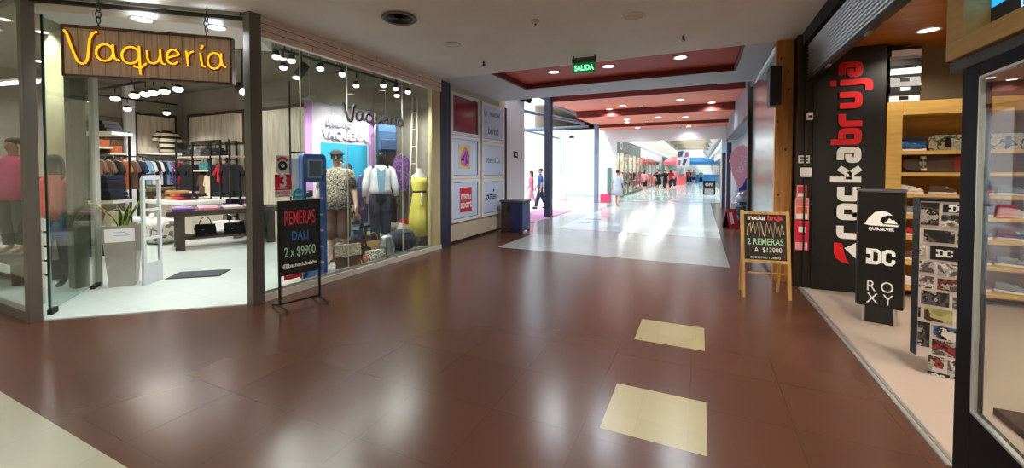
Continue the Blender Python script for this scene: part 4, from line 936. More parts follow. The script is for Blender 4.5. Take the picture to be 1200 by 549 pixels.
for k in range(5):
    z = .16+.235*k
    B(-ow+.05, -.02, z, ow-.05, .24, z+.02).build('shelf', mat('tower_shelf', rgb(206, 196, 210), .5), t)
for k in range(5):
    shoe((-5.15, 4.10, ZW+.181+.235*k), math.radians(30), K[['white', 'black', 'white', 'grey', 'black'][k]], '%s sneaker on the %s shelf of the blue tower' % (['white', 'black', 'white', 'grey', 'black'][k], ['bottom', 'second', 'middle', 'fourth', 'top'][k]), group='shoes on the blue tower')
# mannequin in leaf print shirt and brown shorts
t = T('mannequin', 'mannequin in a leaf print shirt and brown trousers behind the window', 'mannequin', (-5.42, 4.86, ZW), math.radians(42))
figure(t, M_mann, 1.84, 0, None, fingers=True)
shirt_mb(1.84/1.72, .84, slack=1.12).build('shirt', M_camo, t); legs_mb(1.84/1.72, 0, .40, .112, .09).build('trousers', cloth('rust_brown', 112, 78, 56), t)
MB().ball((0, -.01, 1.80), .10, .11, .07, 14, 8).lathe([(.125, 1.785), (.12, 1.795), (.09, 1.80)], n=18).build('cap', cloth('cap_grey', 60, 58, 58), t)
B(-.075, -.115, 1.70, .075, -.06, 1.755).build('sunglasses', M_black, t)
B(-.22, -.18, -.0, .22, .16, .012).build('base_plate', M_alu, t)
# second mannequin, white dress
t = T('mannequin', 'mannequin in a long pale grey dress behind the leaf print one', 'mannequin', (-5.72, 5.16, ZW), math.radians(60))
figure(t, M_mann, 1.72, 0, M_hair)
MB().loft([(0, 0, .30, .25, .20, .07), (0, 0, .6, .215, .17, .05), (0, 0, .95, .165, .12, .02), (0, 0, 1.06, .135, .105, .0), (0, 0, 1.25, .155, .118, 0), (0, 0, 1.36, .165, .11, 0), (0, 0, 1.44, .09, .07, 0)], 28, nf=9).build('dress', cloth('dress_grey', 206, 200, 196), t)
B(-.2, -.16, -.0, .2, .16, .012).build('base_plate', M_alu, t)
# black torso mannequin in white jacket
t = T('mannequin', 'black headed mannequin in a white denim jacket right of the banner', 'mannequin', (-5.60, 6.05, ZW), math.radians(50))
figure(t, M_mannblack, 1.90, 0, None, face=False)
shirt_mb(1.90/1.72, .98, long=True, slack=1.08).build('jacket', cloth('jacket_white', 214, 214, 218), t); legs_mb(1.90/1.72, 0, .13, .10, .07).build('jeans', cloth('dark_denim', 38, 42, 60), t)
MB().xz([(-.05, 1.1), (.05, 1.1), (.085, 1.60), (0, 1.50), (-.085, 1.60)], -.152, -.142).build('inner_top', K['lblue'], t)
B(-.2, -.16, -.0, .2, .16, .012).build('base_plate', M_alu, t)
# yellow dress form
t = T('mannequin', 'headless dress form in a long yellow belted dress at the right end of the window', 'mannequin', (-5.12, 6.63, ZW), math.radians(45))
MB().loft([(0, 0, 1.05, .12, .09), (0, 0, 1.3, .155, .11), (0, 0, 1.42, .15, .09), (0, 0, 1.47, .07, .06), (0, 0, 1.53, .05, .05), (0, 0, 1.56, .048, .048)], 18).build('torso', M_mannwhite, t)
MB().loft([(0, 0, .22, .225, .20, .09), (0, 0, .6, .205, .17, .07), (0, 0, 1.0, .145, .115, .03), (0, 0, 1.10, .125, .10, 0), (0, 0, 1.28, .165, .12, 0), (0, 0, 1.38, .15, .105, 0)], 30, nf=10).build('dress', mat('yellow_dress', rgb(228, 216, 96), .85), t)
for sx in (-1, 1): MB().tube([(sx*.08, -.085, 1.37), (sx*.085, -.02, 1.455), (sx*.08, .07, 1.38)], .012, 6).build('strap', mat('yellow_strap', rgb(228, 216, 96), .85), t)
MB().loft([(0, 0, 1.085, .132, .107), (0, 0, 1.12, .131, .106)], 24).build('belt', M_blackm, t)
MB().tube([(.02, -.11, 1.08), (.04, -.13, .95), (.035, -.15, .84)], [.014, .012, .016], 6).build('belt_tie', M_stwhite, t)
MB().tube([(0, 0, 0), (0, 0, 1.08)], .016, 8).lathe([(.16, 0), (.16, .015), (.03, .03)], n=20).build('stand', M_alu, t)
# rail above the dress with hung clothes at the back right
t = T('clothes_rack', 'dark pipe rail with clothes behind the window right of the white jacket', 'clothes rack', (-6.75, 5.75, .0125), math.radians(90))
MB().tube([(-.75, 0, 1.92), (.62, 0, 1.92)], .016, 8).build('rail', M_blackm, t)
for x in (-.74, .61): MB().tube([(x, 0, 0), (x, 0, 3.2 if x < 0 else 1.95)], .016, 8).build('upright', M_blackm, t)
for k, (y, key, h) in enumerate([(5.10, 'grey', .7), (5.28, 'navy', .8), (5.46, 'black', .8), (5.64, 'black', .9), (5.82, 'teal', .7), (6.00, 'floral', .8), (6.18, 'navy', .8)]):
    hanging('hanging_garment', '%s garment, %s from the left on the dark rail behind the shop window' % (KN[key], pos[k]), 'garment', (-6.75, y, 1.845), math.radians(50), K[key], 'garments on the rail behind the window', .5, h, seed=90+k, t=.06)
_g = hanging('hanging_garment', 'red strappy top hanging low behind the window beside the yellow dress', 'garment', (-6.30, 6.45, 1.30), math.radians(80), K['red'], None, .26, .62, False, seed=99, t=.06); MB().tube([(0, 0, .09), (0, 0, 2.59)], .003, 5).build('wire', M_alu, _g)
_g = hanging('hanging_garment', 'purple patterned blouse hanging behind the yellow dress', 'garment', (-5.62, 6.70, 1.93), math.radians(80), pattern_mat('purple_print', [rgb(120, 80, 150), rgb(90, 60, 120), rgb(150, 110, 180)], 30), None, .42, .75, seed=98, t=.06); MB().tube([(0, 0, .09), (0, 0, 1.96)], .003, 5).build('wire', M_alu, _g)
t = T('hanging_backpack', 'blue denim backpack hung high right of the banner', 'backpack', (-5.72, 6.36, 1.95), math.radians(60))
MB().yz([(-.09, .03), (.09, 0), (.09, .48), (.03, .58), (-.04, .56), (-.10, .42)], -.19, .19).build('bag_body', cloth('denim_blue', 62, 92, 128), t, .03)
MB().yz([(-.145, .06), (-.09, .05), (-.09, .28), (-.135, .26)], -.14, .14).build('front_pocket', cloth('denim_dark', 44, 64, 98), t, .01)
MB().tube([(-.06, .06, .55), (0, .04, .70), (.06, .06, .55)], .012, 6).build('carry_loop', M_blackm, t)
MB().tube([(0, .04, .68), (0, .04, 1.94)], .003, 5).build('wire', M_alu, t)
t = T('wooden_ladder', 'thin pale wooden display ladder leaning at the right end of the shop window', 'ladder', (-5.42, 6.84, ZW))
for k in (0, 1): MB().tube([(-.1+.2*k, -.08, 0), (-.06+.12*k, .05, 3.05)], .016, 8).build('rail', M_palewood, t)
for i in range(8):
    q = (i+.7)/8.6; MB().tube([(-.1+.04*q, -.08+.13*q, 3.05*q), (.1-.04*q, -.08+.13*q, 3.05*q)], .012, 6).build('rung', M_palewood, t)
# floor display: bags
t = handbag((-5.10, 4.75, ZW), math.radians(66), K['brown'], 'brown handbag with a spotted fur flap on the window floor', .40, .34, .17, m2=pattern_mat('spotted_fur', [rgb(206, 190, 160), rgb(226, 214, 190), rgb(120, 100, 80), rgb(200, 184, 150)], 40, 'noise'), handle=False)
t = T('wooden_crate', 'small brown wooden crate on the window floor behind the spotted bags', 'crate', (-5.30, 5.20, ZW), math.radians(75))
for z in (.01, .075, .14): MB().box(-.17, -.11, z, .17, -.095, z+.05).box(-.17, .095, z, .17, .11, z+.05).build('slat', M_trimwood, t)
for x in (-.17, .155): B(x, -.095, 0, x+.015, .095, .2).build('end_board', M_trimwood, t)
B(-.155, -.095, 0, .155, .095, .012).build('bottom', M_trimwood, t)
handbag((-5.08, 5.32, ZW), math.radians(76), pattern_mat('snake_print', [rgb(190, 182, 160), rgb(110, 104, 92), rgb(216, 210, 196)], 60), 'pale snake print bag lying on the window floor', .34, .15, .15, handle=False)
t = T('metal_trivet_tower', 'dark metal easel figure standing on the window floor behind the crate', 'ornament', (-5.45, 5.42, ZW))
for a in (0, 2.1, 4.2): MB().tube([(.15*math.cos(a), .15*math.sin(a), 0), (.02*math.cos(a), .02*math.sin(a), .52)], .014, 6).build('leg', M_bronze, t)
MB().lathe([(.03, .50), (.04, .54), (.012, .60), (.008, .95)], n=12).build('spire', M_bronze, t)
handbag((-5.38, 5.62, ZW), math.radians(82), K['tan'], 'tan studded bag on the window floor left of the silver backpack', .32, .24, .14)
t = T('silver_backpack', 'shiny silver drawstring backpack on the window floor', 'backpack', (-5.06, 5.60, ZW), math.radians(78))
MB().loft([(0, 0, 0, .13, .10), (0, 0, .05, .16, .12), (0, 0, .22, .15, .115), (0, 0, .31, .10, .08), (0, 0, .35, .11, .09), (0, 0, .38, .06, .05)], 20, .06, 6).build('bag_body', mat('silver_cloth', rgb(190, 196, 206), .25, .8, bump=.6, scale=14), t)
for s in (-1, 1): MB().tube([(s*.06, -.10, .33), (s*.10, -.16, .22), (s*.09, -.13, .06)], .014, 6).build('strap', M_blackm, t)
t = T('duffel_bag', 'big dark navy duffel bag on the window floor below the yellow dress', 'bag', (-5.12, 6.05, ZW), math.radians(80))
MB().tube([(-.27, 0, .20), (-.21, 0, .20), (0, 0, .21), (.21, 0, .20), (.27, 0, .20)], [.12, .19, .205, .19, .12], 18).build('bag_body', cloth('duffel', 44, 48, 60), t)
MB().tube([(-.12, -.19, .12), (-.10, -.16, .36), (.10, -.16, .36), (.12, -.19, .12)], .014, 6).build('handle', M_blackm, t)
t = T('shoe_box', 'white box with a red corner leaning on the duffel bag', 'box', (-5.42, 6.34, ZW), math.radians(80))
B(-.10, -.07, .26, .10, .06, .56, Matrix.Rotation(.35, 4, 'Y')).build('carton', M_stwhite, t); B(-.102, -.072, .47, .102, .062, .562, Matrix.Rotation(.35, 4, 'Y')).build('red_corner', M_stred, t)
B(-.16, -.13, 0, .16, .13, .27).build('prop_block', M_offwhite, t)
t = T('cushion', 'cream cushion on a block behind the navy duffel bag', 'cushion', (-5.74, 6.62, ZW), .4)
B(-.18, -.16, 0, .18, .16, .33).build('prop_block', M_offwhite, t); MB().ball((0, 0, .385), .22, .18, .07, 16, 8).build('pad', K['cream'], t)
for k, (x, y, key) in enumerate([(-5.05, 4.42, 'white'), (-5.2, 4.55, 'black'), (-5.05, 3.95, 'cream'), (-5.02, 5.05, 'rust')]):
    if k == 2: continue
    shoe((x, y, ZW), math.radians(40), K[key], '%s shoe on the window floor %s' % (KN[key], ['beside the blue tower', 'behind the white shoe by the blue tower', '', 'between the brown bag and the snake print bag'][k]))
# wooden plinth in the window
tag(B(-6.18, 5.45, .076, -5.86, 6.85, .21).build('display_plinth', M_trimwood, bevel=.01), 'low brown wooden plinth at the back of the shop window', 'plinth')
# ---- left side window: mannequins
t = T('mannequin', 'mannequin in a coral pink top and denim shorts behind the open glass door', 'mannequin', (-8.05, 2.42, .012), math.radians(40))
figure(t, M_mannblack, 1.78, 0, M_hair, True, face=False)
shirt_mb(1.78/1.72, .88).build('top', cloth('coral', 226, 120, 112), t); legs_mb(1.78/1.72, 0, .62, .112, .108).build('denim_shorts', cloth('denim_short', 84, 112, 150), t)
handbag((-7.83, 2.60, .75), math.radians(40), K['black'], 'black shoulder bag hanging at the coral mannequin', .28, .24, .14)
t = T('mannequin', 'mannequin with dark hair in a wide pink shirt at the left edge of the photo', 'mannequin', (-9.75, 2.5, .314), math.radians(30))
figure(t, M_mann, 1.78, 0, M_hair)
shirt_mb(1.78/1.72, .80, slack=1.15).build('shirt', cloth('pink_shirt', 222, 92, 140), t); legs_mb(1.78/1.72, 0, .13, .11, .085).build('trousers', cloth('teal_grey', 70, 92, 96), t)
B(-.30, -.25, -.0, .30, .25, .012).build('base_plate', M_alu, t)
t, w = T('reflected_sign', 'small reflection of a red and white sale sign, modelled as a sheet in the left side window', 'poster', (-8.45, 1.765, 1.33)), .1  # sign mirrored in the glass, its reflection modelled as a flat sheet
B(-.11, 0, 0, .11, .003, .36).build('sheet', M_stwhite, t); B(-.105, -.002, .12, .105, 0, .35).build('red_field', M_stred, t); text('lettering', '50', .15, M_stwhite, (0, -.004, .25), FACE_NY, t, .001, bold=.004); text('lettering', '%', .1, M_stred, (0, -.003, .06), FACE_NY, t, .001, bold=.002)
t = T('display_bench', 'low dark display bench with pale edge behind the left side window', 'display bench', (-9.3, 2.45, .012))
B(-1.2, -.35, .22, .9, .4, .30).build('seat', mat('bench_dark', rgb(70, 64, 60), .5), t); B(-1.2, -.37, .20, .9, -.35, .31).build('edge', M_white, t)
for x in (-1.1, .72): B(x, -.3, 0, x+.08, .35, .22).build('leg', M_table, t)
t = T('magazine_rack', 'narrow rack of white cards behind the glass beside the left post', 'rack', (-7.02, 2.02, .012), .2)
for x in (-.07, .05): B(x, 0, 0, x+.02, .02, 1.05).build('upright', M_alu, t)
for k in range(5): B(-.06, -.03, .2+.17*k, .06, .0, .34+.17*k).build('card', M_stwhite, t)
# ================================================================ left wall: framed boards
M_frame = mat('white_frame', rgb(226, 224, 222), .4); M_paneblue = mat('board_paleblue', rgb(196, 212, 236), .25, spec=.5); M_panemaroon = mat('board_maroon', rgb(128, 26, 52), .12, spec=.6)
M_inkgrey = mat('ink_grey', rgb(92, 92, 112), .6); M_inkdark = mat('ink_dark', rgb(38, 40, 56), .6); M_rail = mat('board_rail', rgb(30, 28, 30), .5)
YB = [7.40, 8.62, 8.76, 10.02]
def panel(y0, y1, z0, z1, label, m):
    t = T('framed_board', label, 'framed sign', (-4.885, (y0+y1)/2, z0), math.pi/2)
    w, h = (y1-y0)/2, z1-z0
    MB().box(-w, -.03, 0, w, .012, .07).box(-w, -.03, h-.07, w, .012, h).box(-w, -.03, .07, -w+.07, .012, h-.07).box(w-.07, -.03, .07, w, .012, h-.07).build('frame', M_frame, t)
    B(-w+.07, -.012, .07, w-.07, .0, h-.07).build('panel', m, t)
    MB().box(w-.085, -.02, .07, w-.07, -.012, h-.07).box(-w+.07, -.02, .07, w-.07, -.012, .08).build('shadow_gap', M_rail, t)
    return t, h
t, h = panel(YB[0], YB[1], 2.385, 3.31, 'plain glossy maroon framed board, top of the left column on the beige wall', M_panemaroon)
t, h = panel(YB[0], YB[1], 1.42, 2.375, 'pale framed board with a purple and pink hand emblem on a yellow square', M_paneblue)
B(-.30, -.016, .22, .20, -.012, .76).build('yellow_square', mat('emblem_yellow', rgb(222, 200, 120), .5), t)
e = MB().xz([(-.20, .30), (.02, .26), (.14, .30), (.16, .50), (.05, .68), (-.04, .72), (-.13, .60), (-.24, .48)], -.020, -.016); e.build('emblem', mat('emblem_pink', rgb(206, 120, 190), .5), t)
e = MB()
for (x0, z0, x1, z1) in ((-.14, .34, -.02, .60), (-.02, .32, .06, .62), (.04, .34, .12, .52), (-.20, .40, -.10, .52)): e.tube([(x0, -.023, z0), ((x0+x1)/2-.02, -.023, (z0+z1)/2), (x1, -.023, z1)], .014, 6)
e.build('emblem_lines', mat('emblem_purple', rgb(120, 50, 140), .5), t)
t, h = panel(YB[0], YB[1], .455, 1.41, 'pale framed board with a red square logo, bottom of the left column', M_paneblue)
B(-.26, -.016, .20, .26, -.012, .76).build('red_square', mat('logo_red', rgb(206, 40, 52), .5), t)
text('lettering', 'mnu', .25, M_stwhite, (0, -.018, .56), FACE_NY, t, .001, bold=.006); text('lettering', 'sport', .24, M_stwhite, (0, -.018, .37), FACE_NY, t, .001, bold=.006, sx=.92)
t, h = panel(YB[2], YB[3], 2.33, 3.29, 'pale framed board with two grey shop names, top of the right column', M_paneblue)
text('lettering', 'HUADAR', .17, M_inkgrey, (.08, -.014, .70), FACE_NY, t, .001, sx=.85, bold=.002); MB().stroke([(-.50, .78), (-.46, .62), (-.40, .60), (-.38, .76)], .022, -.016, -.012).build('emblem', M_inkgrey, t)
text('lettering', 'beríod', .27, M_inkgrey, (0, -.014, .28), FACE_NY, t, .001, sx=.8, bold=.002)
t, h = panel(YB[2], YB[3], 1.405, 2.32, 'pale framed board with a thin grey shop name, middle of the right column', M_paneblue)
text('lettering', 'Mimo & Co', .19, M_inkgrey, (0, -.014, .45), FACE_NY, t, .001, sx=.85)
t, h = panel(YB[2], YB[3], .455, 1.395, 'pale framed board with a dark shop name, bottom of the right column', M_paneblue)
text('lettering', 'OUTLET', .18, M_inkdark, (-.12, -.014, .46), FACE_NY, t, .001, sx=.85, bold=.007); B(-.03, -.016, .60, .04, -.012, .66).build('emblem', M_inkdark, t)
t = T('wall_notice', 'small black and white notice on the pale pillar beyond the framed boards', 'notice', (-4.878, 10.85, 1.97), math.pi/2)
B(-.20, -.02, 0, .05, 0, .18).build('black_plate', M_blackm, t); B(.07, -.02, .0, .30, 0, .17).build('white_plate', M_stwhite, t); B(.31, -.02, -.01, .345, 0, .18).build('dark_edge', M_inkdark, t); B(-.12, -.023, .05, -.02, -.02, .13).build('symbol', M_stwhite, t)
t = T('floodlight', 'black double floodlight fixed at the top of the pale pillar', 'floodlight', (-4.88, 11.15, 3.72), math.pi/2)
B(-.06, -.10, -.02, .06, 0, .10).build('bracket', M_blackm, t)
for x in (-.20, .18):
    MB().tube([(x, -.10, .06), (x+.03, -.26, .0)], .12, 14).build('lamp_head', M_blackm, t)
    MB().tube([(x+.03, -.258, .0), (x+.033, -.266, -.002)], .10, 14).build('lens', M_bronze, t)
# recycling bin
t = T('litter_bin', 'square navy and brown litter bin at the end of the beige wall', 'litter bin', (-4.40, 9.75, 0))
B(-.30, -.28, .04, .30, .26, .78).build('body', mat('bin_brown', rgb(62, 44, 46), .4), t, .01)
B(-.33, -.31, .78, .33, .29, .83).build('lid', mat('bin_grey', rgb(78, 78, 90), .4), t, .008)
B(.30, -.26, .06, .31, .24, .76).build('side_panel', mat('bin_blue', rgb(44, 62, 120), .35), t); B(-.02, -.29, .06, .29, -.28, .76).build('front_panel', mat('bin_navy', rgb(36, 44, 84), .35), t)
MB().xz([(-.03+.1*math.cos(a*math.pi/10), .60+.1*math.sin(a*math.pi/10)) for a in range(20)], -.288, -.282).build('opening', M_black, t)
for sx in (-1, 1):
    for sy in (-.25, .22): B(sx*.27-.03, sy-.03, 0, sx*.27+.03, sy+.03, .05).build('foot', M_black, t)
# ================================================================ hall: people walking
t = T('person', 'person in a blue shirt and dark trousers walking by the side entrance', 'person', (-6.05, 15.9, 0), math.radians(-60))
J, s = figure(t, M_skin, 1.66, .28, M_hair)
shirt_mb(s, .84, walk=.28).build('shirt', cloth('shirt_blue', 52, 92, 150), t); legs_mb(s, .28, .12).build('trousers', cloth('dark_trousers', 44, 50, 74), t)
for k, sx in enumerate((-1, 1)):
    f = -.28 if sx > 0 else .28
    MB().ball((sx*.095*s, (f*.85-.05+.03)*s, .04), .05, .13, .045, 10, 6).build('shoe', M_blackm, t)
t = T('person', 'person in a pink top walking beside the one in blue', 'person', (-6.55, 16.1, 0), math.radians(-60))
J, s = figure(t, M_skin, 1.56, .24, M_hair, True)
shirt_mb(s, .80, walk=.24).build('top', cloth('pink_top', 232, 130, 160), t); legs_mb(s, .24, .30).build('trousers', cloth('pink_trousers', 236, 170, 186), t)
t = T('person', 'person in a loose pale grey dress walking away with a pink bag', 'person', (-3.35, 18.5, 0), math.radians(172))
J, s = figure(t, M_skin, 1.60, .22, M_hair)
MB().loft([(0, 0, .52*s, .24*s, .19*s, .05), (0, 0, .8*s, .21*s, .165*s, .03), (0, 0, 1.05*s, .185*s, .14*s), (0, 0, 1.25*s, .185*s, .135*s), (0, 0, 1.38*s, .18*s, .115*s), (0, 0, 1.46*s, .075*s, .07*s)], 24, nf=7).build('dress', cloth('dress_pale', 186, 196, 208), t)
for k, sx in enumerate((-1, 1)):
    f = -.22 if sx > 0 else .22
    MB().tube([(sx*.13*s, 0, 1.40*s), (sx*.19*s, 0, 1.37*s), (sx*.225*s, 0, 1.12*s)], [.06*s, .07*s, .065*s], 12).build('sleeve', cloth('dress_pale_sleeve', 186, 196, 208), t)
t = handbag((-3.86, 18.35, .14), math.radians(-10), mat('pink_bag', rgb(232, 60, 110), .6), 'pink carrier bag held low by the person in the pale grey dress', .42, .40, .22)
MB().tube([(.14, 0, .38), (.24, .05, .62), (.25, .05, .66)], .01, 6).build('strap', M_stred, t)
# small white signpost in the court
t = T('signpost', 'thin white signpost with a flared foot in the bright court', 'signpost', (-6.6, 20.6, 0))
MB().loft([(0, 0, 0, .30, .12), (0, 0, .35, .20, .08), (0, 0, .40, .10, .06), (0, 0, 1.45, .08, .05)], 14).build('post', M_offwhite, t)
B(-.09, -.07, .95, .09, -.045, 1.40).build('plate', M_ceil2, t)
t = T('pendant_lamp', 'small dark pendant lamp hanging from the court roof steel', 'lamp', (-5.75, 19.4, 3.2))
MB().tube([(0, 0, .12), (0, 0, .47)], .012, 6).build('rod', M_blackm, t); MB().lathe([(.14, 0), (.12, .06), (.03, .13)], n=16).build('shade', M_blackm, t)
# hall ceiling fittings
for (x, y, lab) in ((-2.0, 15.85, 'small white sensor in the nearest salmon ceiling bay'), (-2.25, 19.6, 'small beige camera in the second salmon ceiling bay'), (-.9, 21.5, 'small white dome camera over the opening in the end wall')):
    t = T('sensor', lab, 'ceiling sensor', (x, y, hz(y)+.01))
    MB().lathe([(.08, 0), (.08, -.05), (.05, -.10), (.01, -.11)], n=14).build('housing', M_offwhite, t); MB().ball((0, 0, -.11), .03, n=8, m=5).build('lens', M_bronze, t)
# ================================================================ gallery beyond the opening
S('wall_gallery_left', B(-9.2, 22.7, 0, -9.0, 95, 5.6), M_offwhite)
S('wall_gallery_right', B(2.6, 22.7, 0, 2.8, 95, 5.6), M_offwhite)
S('wall_gallery_end', B(-9, 94.8, 0, 2.6, 95, 5.6), M_white)
S('wall_gallery_fascia', B(-4.9, 22.8, 3.45, -4.3, 94, 3.75).box(1.3, 22.8, 3.3, 2.0, 94, 3.6), M_white)
S('wall_gallery_upper', MB().xz([(-4.9, 3.75), (-4.5, 3.75), (-3.7, 5.45), (-4.1, 5.5)], 22.8, 94), M_offwhite)
for k in range(6): S('trim_29', B(-3.4, 27+9*k, 4.9, 1.6, 27.6+9*k, 5.4), mat('tan_beam', rgb(176, 160, 132), .7))
t = T('tube_light', 'long bright strip light along the left side of the far gallery ceiling', 'strip light', (-3.55, 26, 4.55))
B(-.12, 0, .05, .12, 56, .12).build('housing', M_white, t); B(-.11, .05, .0, .11, 55.9, .05).build('diffuser', emit_mat('gallery_glow', (.92, .97, 1), 9), t)
for k in range(6): MB().tube([(0, 4+9*k, .12), (0, 4+9*k, .95)], .015, 6).build('hanger', M_alu, t)
S('trim_30', MB().xz([(.9, 5.45), (1.4, 4.6), (1.6, 4.6), (1.5, 5.45)], 24, 92), M_white)
def shopfront(y0, y1, x, sgn, label, head, inner):
    """a lit shop unit of the gallery, seen from the passage"""
    t = T('gallery_shop', label, 'shop front', (x, y0, 0))
    L = y1-y0; d = -sgn
    def bx(a0, b0, c0, a1, b1, c1): return B(min(a0*d, a1*d), b0, c0, max(a0*d, a1*d), b1, c1)
    bx(0, 0, 2.65, .10, L, 3.45).build('fascia', head, t)
    bx(.02, .1, .1, .03, L-.1, 2.65).build('glass_front', M_glass, t)
    bx(2.4, 0, 0, 2.5, L, 3.4).build('back_wall', inner, t)
    bx(0, 0, 3.4, 2.5, L, 3.45).build('roof', M_offwhite, t)
    for y in (0, L*.33, L*.66, L-.08): bx(-.0, y, 0, .06, y+.05, 2.65).build('mullion', M_post, t)
    bx(0, 0, 0, .08, L, .12).build('sill', M_post, t)
    bx(.4, .3, .8, .9, L-.3, .85).build('display_shelf', M_white, t); bx(.4, .3, 1.5, .8, L-.3, 1.54).build('display_shelf', M_white, t)
    rnd = random.Random(int(y0*10))
    for k in range(7):
        y = .5+(L-1)*k/6; key = rnd.choice(list(K)); h = .25+.4*rnd.random()
        MB().loft([(d*.62, y, .85, .13, .13), (d*.62, y, .85+h*.7, .16, .14), (d*.62, y, .85+h, .06, .06)], 10).build('goods', K[key], t)
        MB().loft([(d*1.6, y+.2, .1, .16, .14), (d*1.6, y+.2, 1.2, .2, .15), (d*1.6, y+.2, 1.55, .07, .07)], 10).build('goods', K[rnd.choice(list(K))], t)
    bx(.8, .6, 3.33, 1.1, L-.6, 3.38).build('light_strip', M_lampsoft, t)
    l = bpy.data.lights.new('strip_light', 'AREA'); l.shape = 'RECTANGLE'; l.size = .3; l.size_y = L-1.2; l.energy = 200; l.color = (1, .97, .9)
    o = bpy.data.objects.new('strip_light', l); COL.objects.link(o); o.location = (d*.95, L/2, 3.32); o.parent = t
    return t
M_headgrey = mat('fascia_grey', rgb(110, 106, 104), .6); M_headwhite = mat('fascia_white', rgb(222, 222, 226), .5); M_inner = mat('shop_inner', rgb(206, 190, 164), .7)
g1 = shopfront(22.9, 27.6, -4.3, 1, 'grey fascia shop with a small pale emblem, first on the left of the far gallery', M_headgrey, M_inner)
B(0, 1.6, 2.85, .012, 2.3, 3.3).build('emblem', mat('pale_emblem', rgb(214, 206, 202), .5), g1); B(.012, 1.8, 2.95, .02, 2.1, 3.2).build('emblem_core', M_inkgrey, g1)
shopfront(27.7, 33.5, -4.3, 1, 'second shop on the left of the far gallery with pale goods', M_headgrey, M_inner)
shopfront(33.6, 42, -4.3, 1, 'white fascia shop further along the left of the far gallery', M_headwhite, M_inner)
shopfront(42.1, 54, -4.3, 1, 'last bright shop on the left of the far gallery', M_headwhite, M_inner)
shopfront(26, 38, 1.5, -1, 'cream shop on the right side of the far gallery', mat('fascia_cream', rgb(226, 208, 176), .5), M_inner)
shopfront(39, 54, 1.5, -1, 'white shop at the far right of the far gallery', M_headwhite, M_inner)
t = T('hanging_banner', 'square white banner with dark red and blue shapes hanging in the far gallery', 'banner', (-1.6, 45.3, 1.95))
B(-.62, -.03, 0, .62, .03, 1.75).build('cloth', mat('banner_grey', rgb(206, 206, 220), .7), t)
MB().xz([(x*.42, z*.83) for x, z in [(-1.2, 1.2), (-.2, 1.3), (.1, 2.0), (-1.1, 1.95)]], -.05, -.032).xz([(x*.42, z*.83) for x, z in [(-.3, .2), (.4, .25), (.9, .95), (.2, 1.05)]], -.05, -.032).build('dark_shape', mat('banner_dark', rgb(86, 70, 96), .7), t)
M_bred = mat('banner_red', rgb(176, 90, 110), .7); MB().xz([(x*.42, z*.83) for x, z in [(.3, 1.2), (1.3, 1.3), (1.2, 1.9), (.5, 1.8)]], -.05, -.032).build('red_shape', M_bred, t); MB().xz([(x*.42, z*.83) for x, z in [(-1.3, .2), (-.6, .2), (-.5, .8), (-1.2, .9)]], -.05, -.032).build('red_shape', M_bred, t)
for x in (-.55, .55): MB().tube([(x, 0, 1.75), (x, 0, 2.97)], .012, 6).build('wire', M_alu, t)
def kiosk(x, y, w, d, h, m, label):
    t = T('kiosk', label, 'kiosk', (x, y, 0))
    MB().box(-w/2, -d/2, 0, w/2, d/2, 1.05).build('counter', m, t)
    for sx in (-1, 1):
        for sy in (-1, 1): B(sx*w*.46-.05, sy*d*.46-.05, 1.05, sx*w*.46+.05, sy*d*.46+.05, h-.4).build('post', M_white, t)
    MB().add([(-w*.56, -d*.56, h-.45), (w*.56, -d*.56, h-.45), (w*.56, d*.56, h-.45), (-w*.56, d*.56, h-.45), (-w*.56, -d*.56, h-.1), (w*.56, -d*.56, h-.1), (w*.56, d*.56, h-.1), (-w*.56, d*.56, h-.1), (-w*.2, 0, h+.5), (w*.2, 0, h+.5)],
             [(0, 1, 2, 3), (0, 1, 5, 4), (1, 2, 6, 5), (2, 3, 7, 6), (3, 0, 4, 7), (4, 5, 9, 8), (6, 7, 8, 9), (5, 6, 9), (7, 4, 8)]).build('canopy', m, t)
kiosk(-.5, 62, 4.6, 3, 2.9, mat('kiosk_blue', rgb(30, 110, 170), .5), 'blue canopied kiosk at the far end of the gallery')
kiosk(-2.6, 51, 2.2, 3.5, 2.7, mat('kiosk_red', rgb(226, 96, 104), .5), 'red canopied stall at the left of the far gallery')
CR = [(-3.0, 34.6, 'black', 'dark'), (-2.6, 35.6, 'black', 'first dark'), (-3.3, 36.5, 'navy', ''), (-2.7, 37.4, 'brown', ''), (-2.35, 38.4, 'red', ''), (-2.9, 39.5, 'black', ''), (-3.55, 30.0, 'pink', ''), (-2.2, 41.5, 'pink', ''), (-1.2, 57.5, 'navy', ''), (-.7, 53, 'grey', ''), (.1, 55, 'teal', ''), (-1.4, 56, 'red', '')]
cl = ['person in black, nearest of the group walking in the far gallery', 'person in black right behind the nearest of the walking group', 'person in navy at the left of the walking group in the far gallery', 'person in brown in the middle of the walking group', 'person in red at the right of the walking group', 'person in black at the back of the walking group', 'person in pale pink walking ahead of the group by the first gallery shop',
      'person in pink behind the walking group', 'person in navy standing before the blue kiosk, leftmost', 'person in grey standing before the blue kiosk', 'person in teal at the right of the blue kiosk', 'person in red before the blue kiosk']
for k, ((x, y, key, _), lab) in enumerate(zip(CR, cl)):
    t = T('person', lab, 'person', (x, y, 0), math.radians((20, 160, -15, 5, 175)[k % 5]), 'people in the far gallery')
    J, s = figure(t, M_skin, 1.58+.03*(k*7 % 5), .2, M_hair, k % 2 == 0, fingers=False)
    shirt_mb(s, .82, walk=.2).build('shirt', K[key], t); legs_mb(s, .2, .13 if k % 3 else .5).build('trousers', K['navy' if k % 2 else 'black'], t)
t = T('sign_stand', 'black framed sign stand with white lines at the right of the far gallery', 'sign stand', (.45, 24.2, 0), -.1)
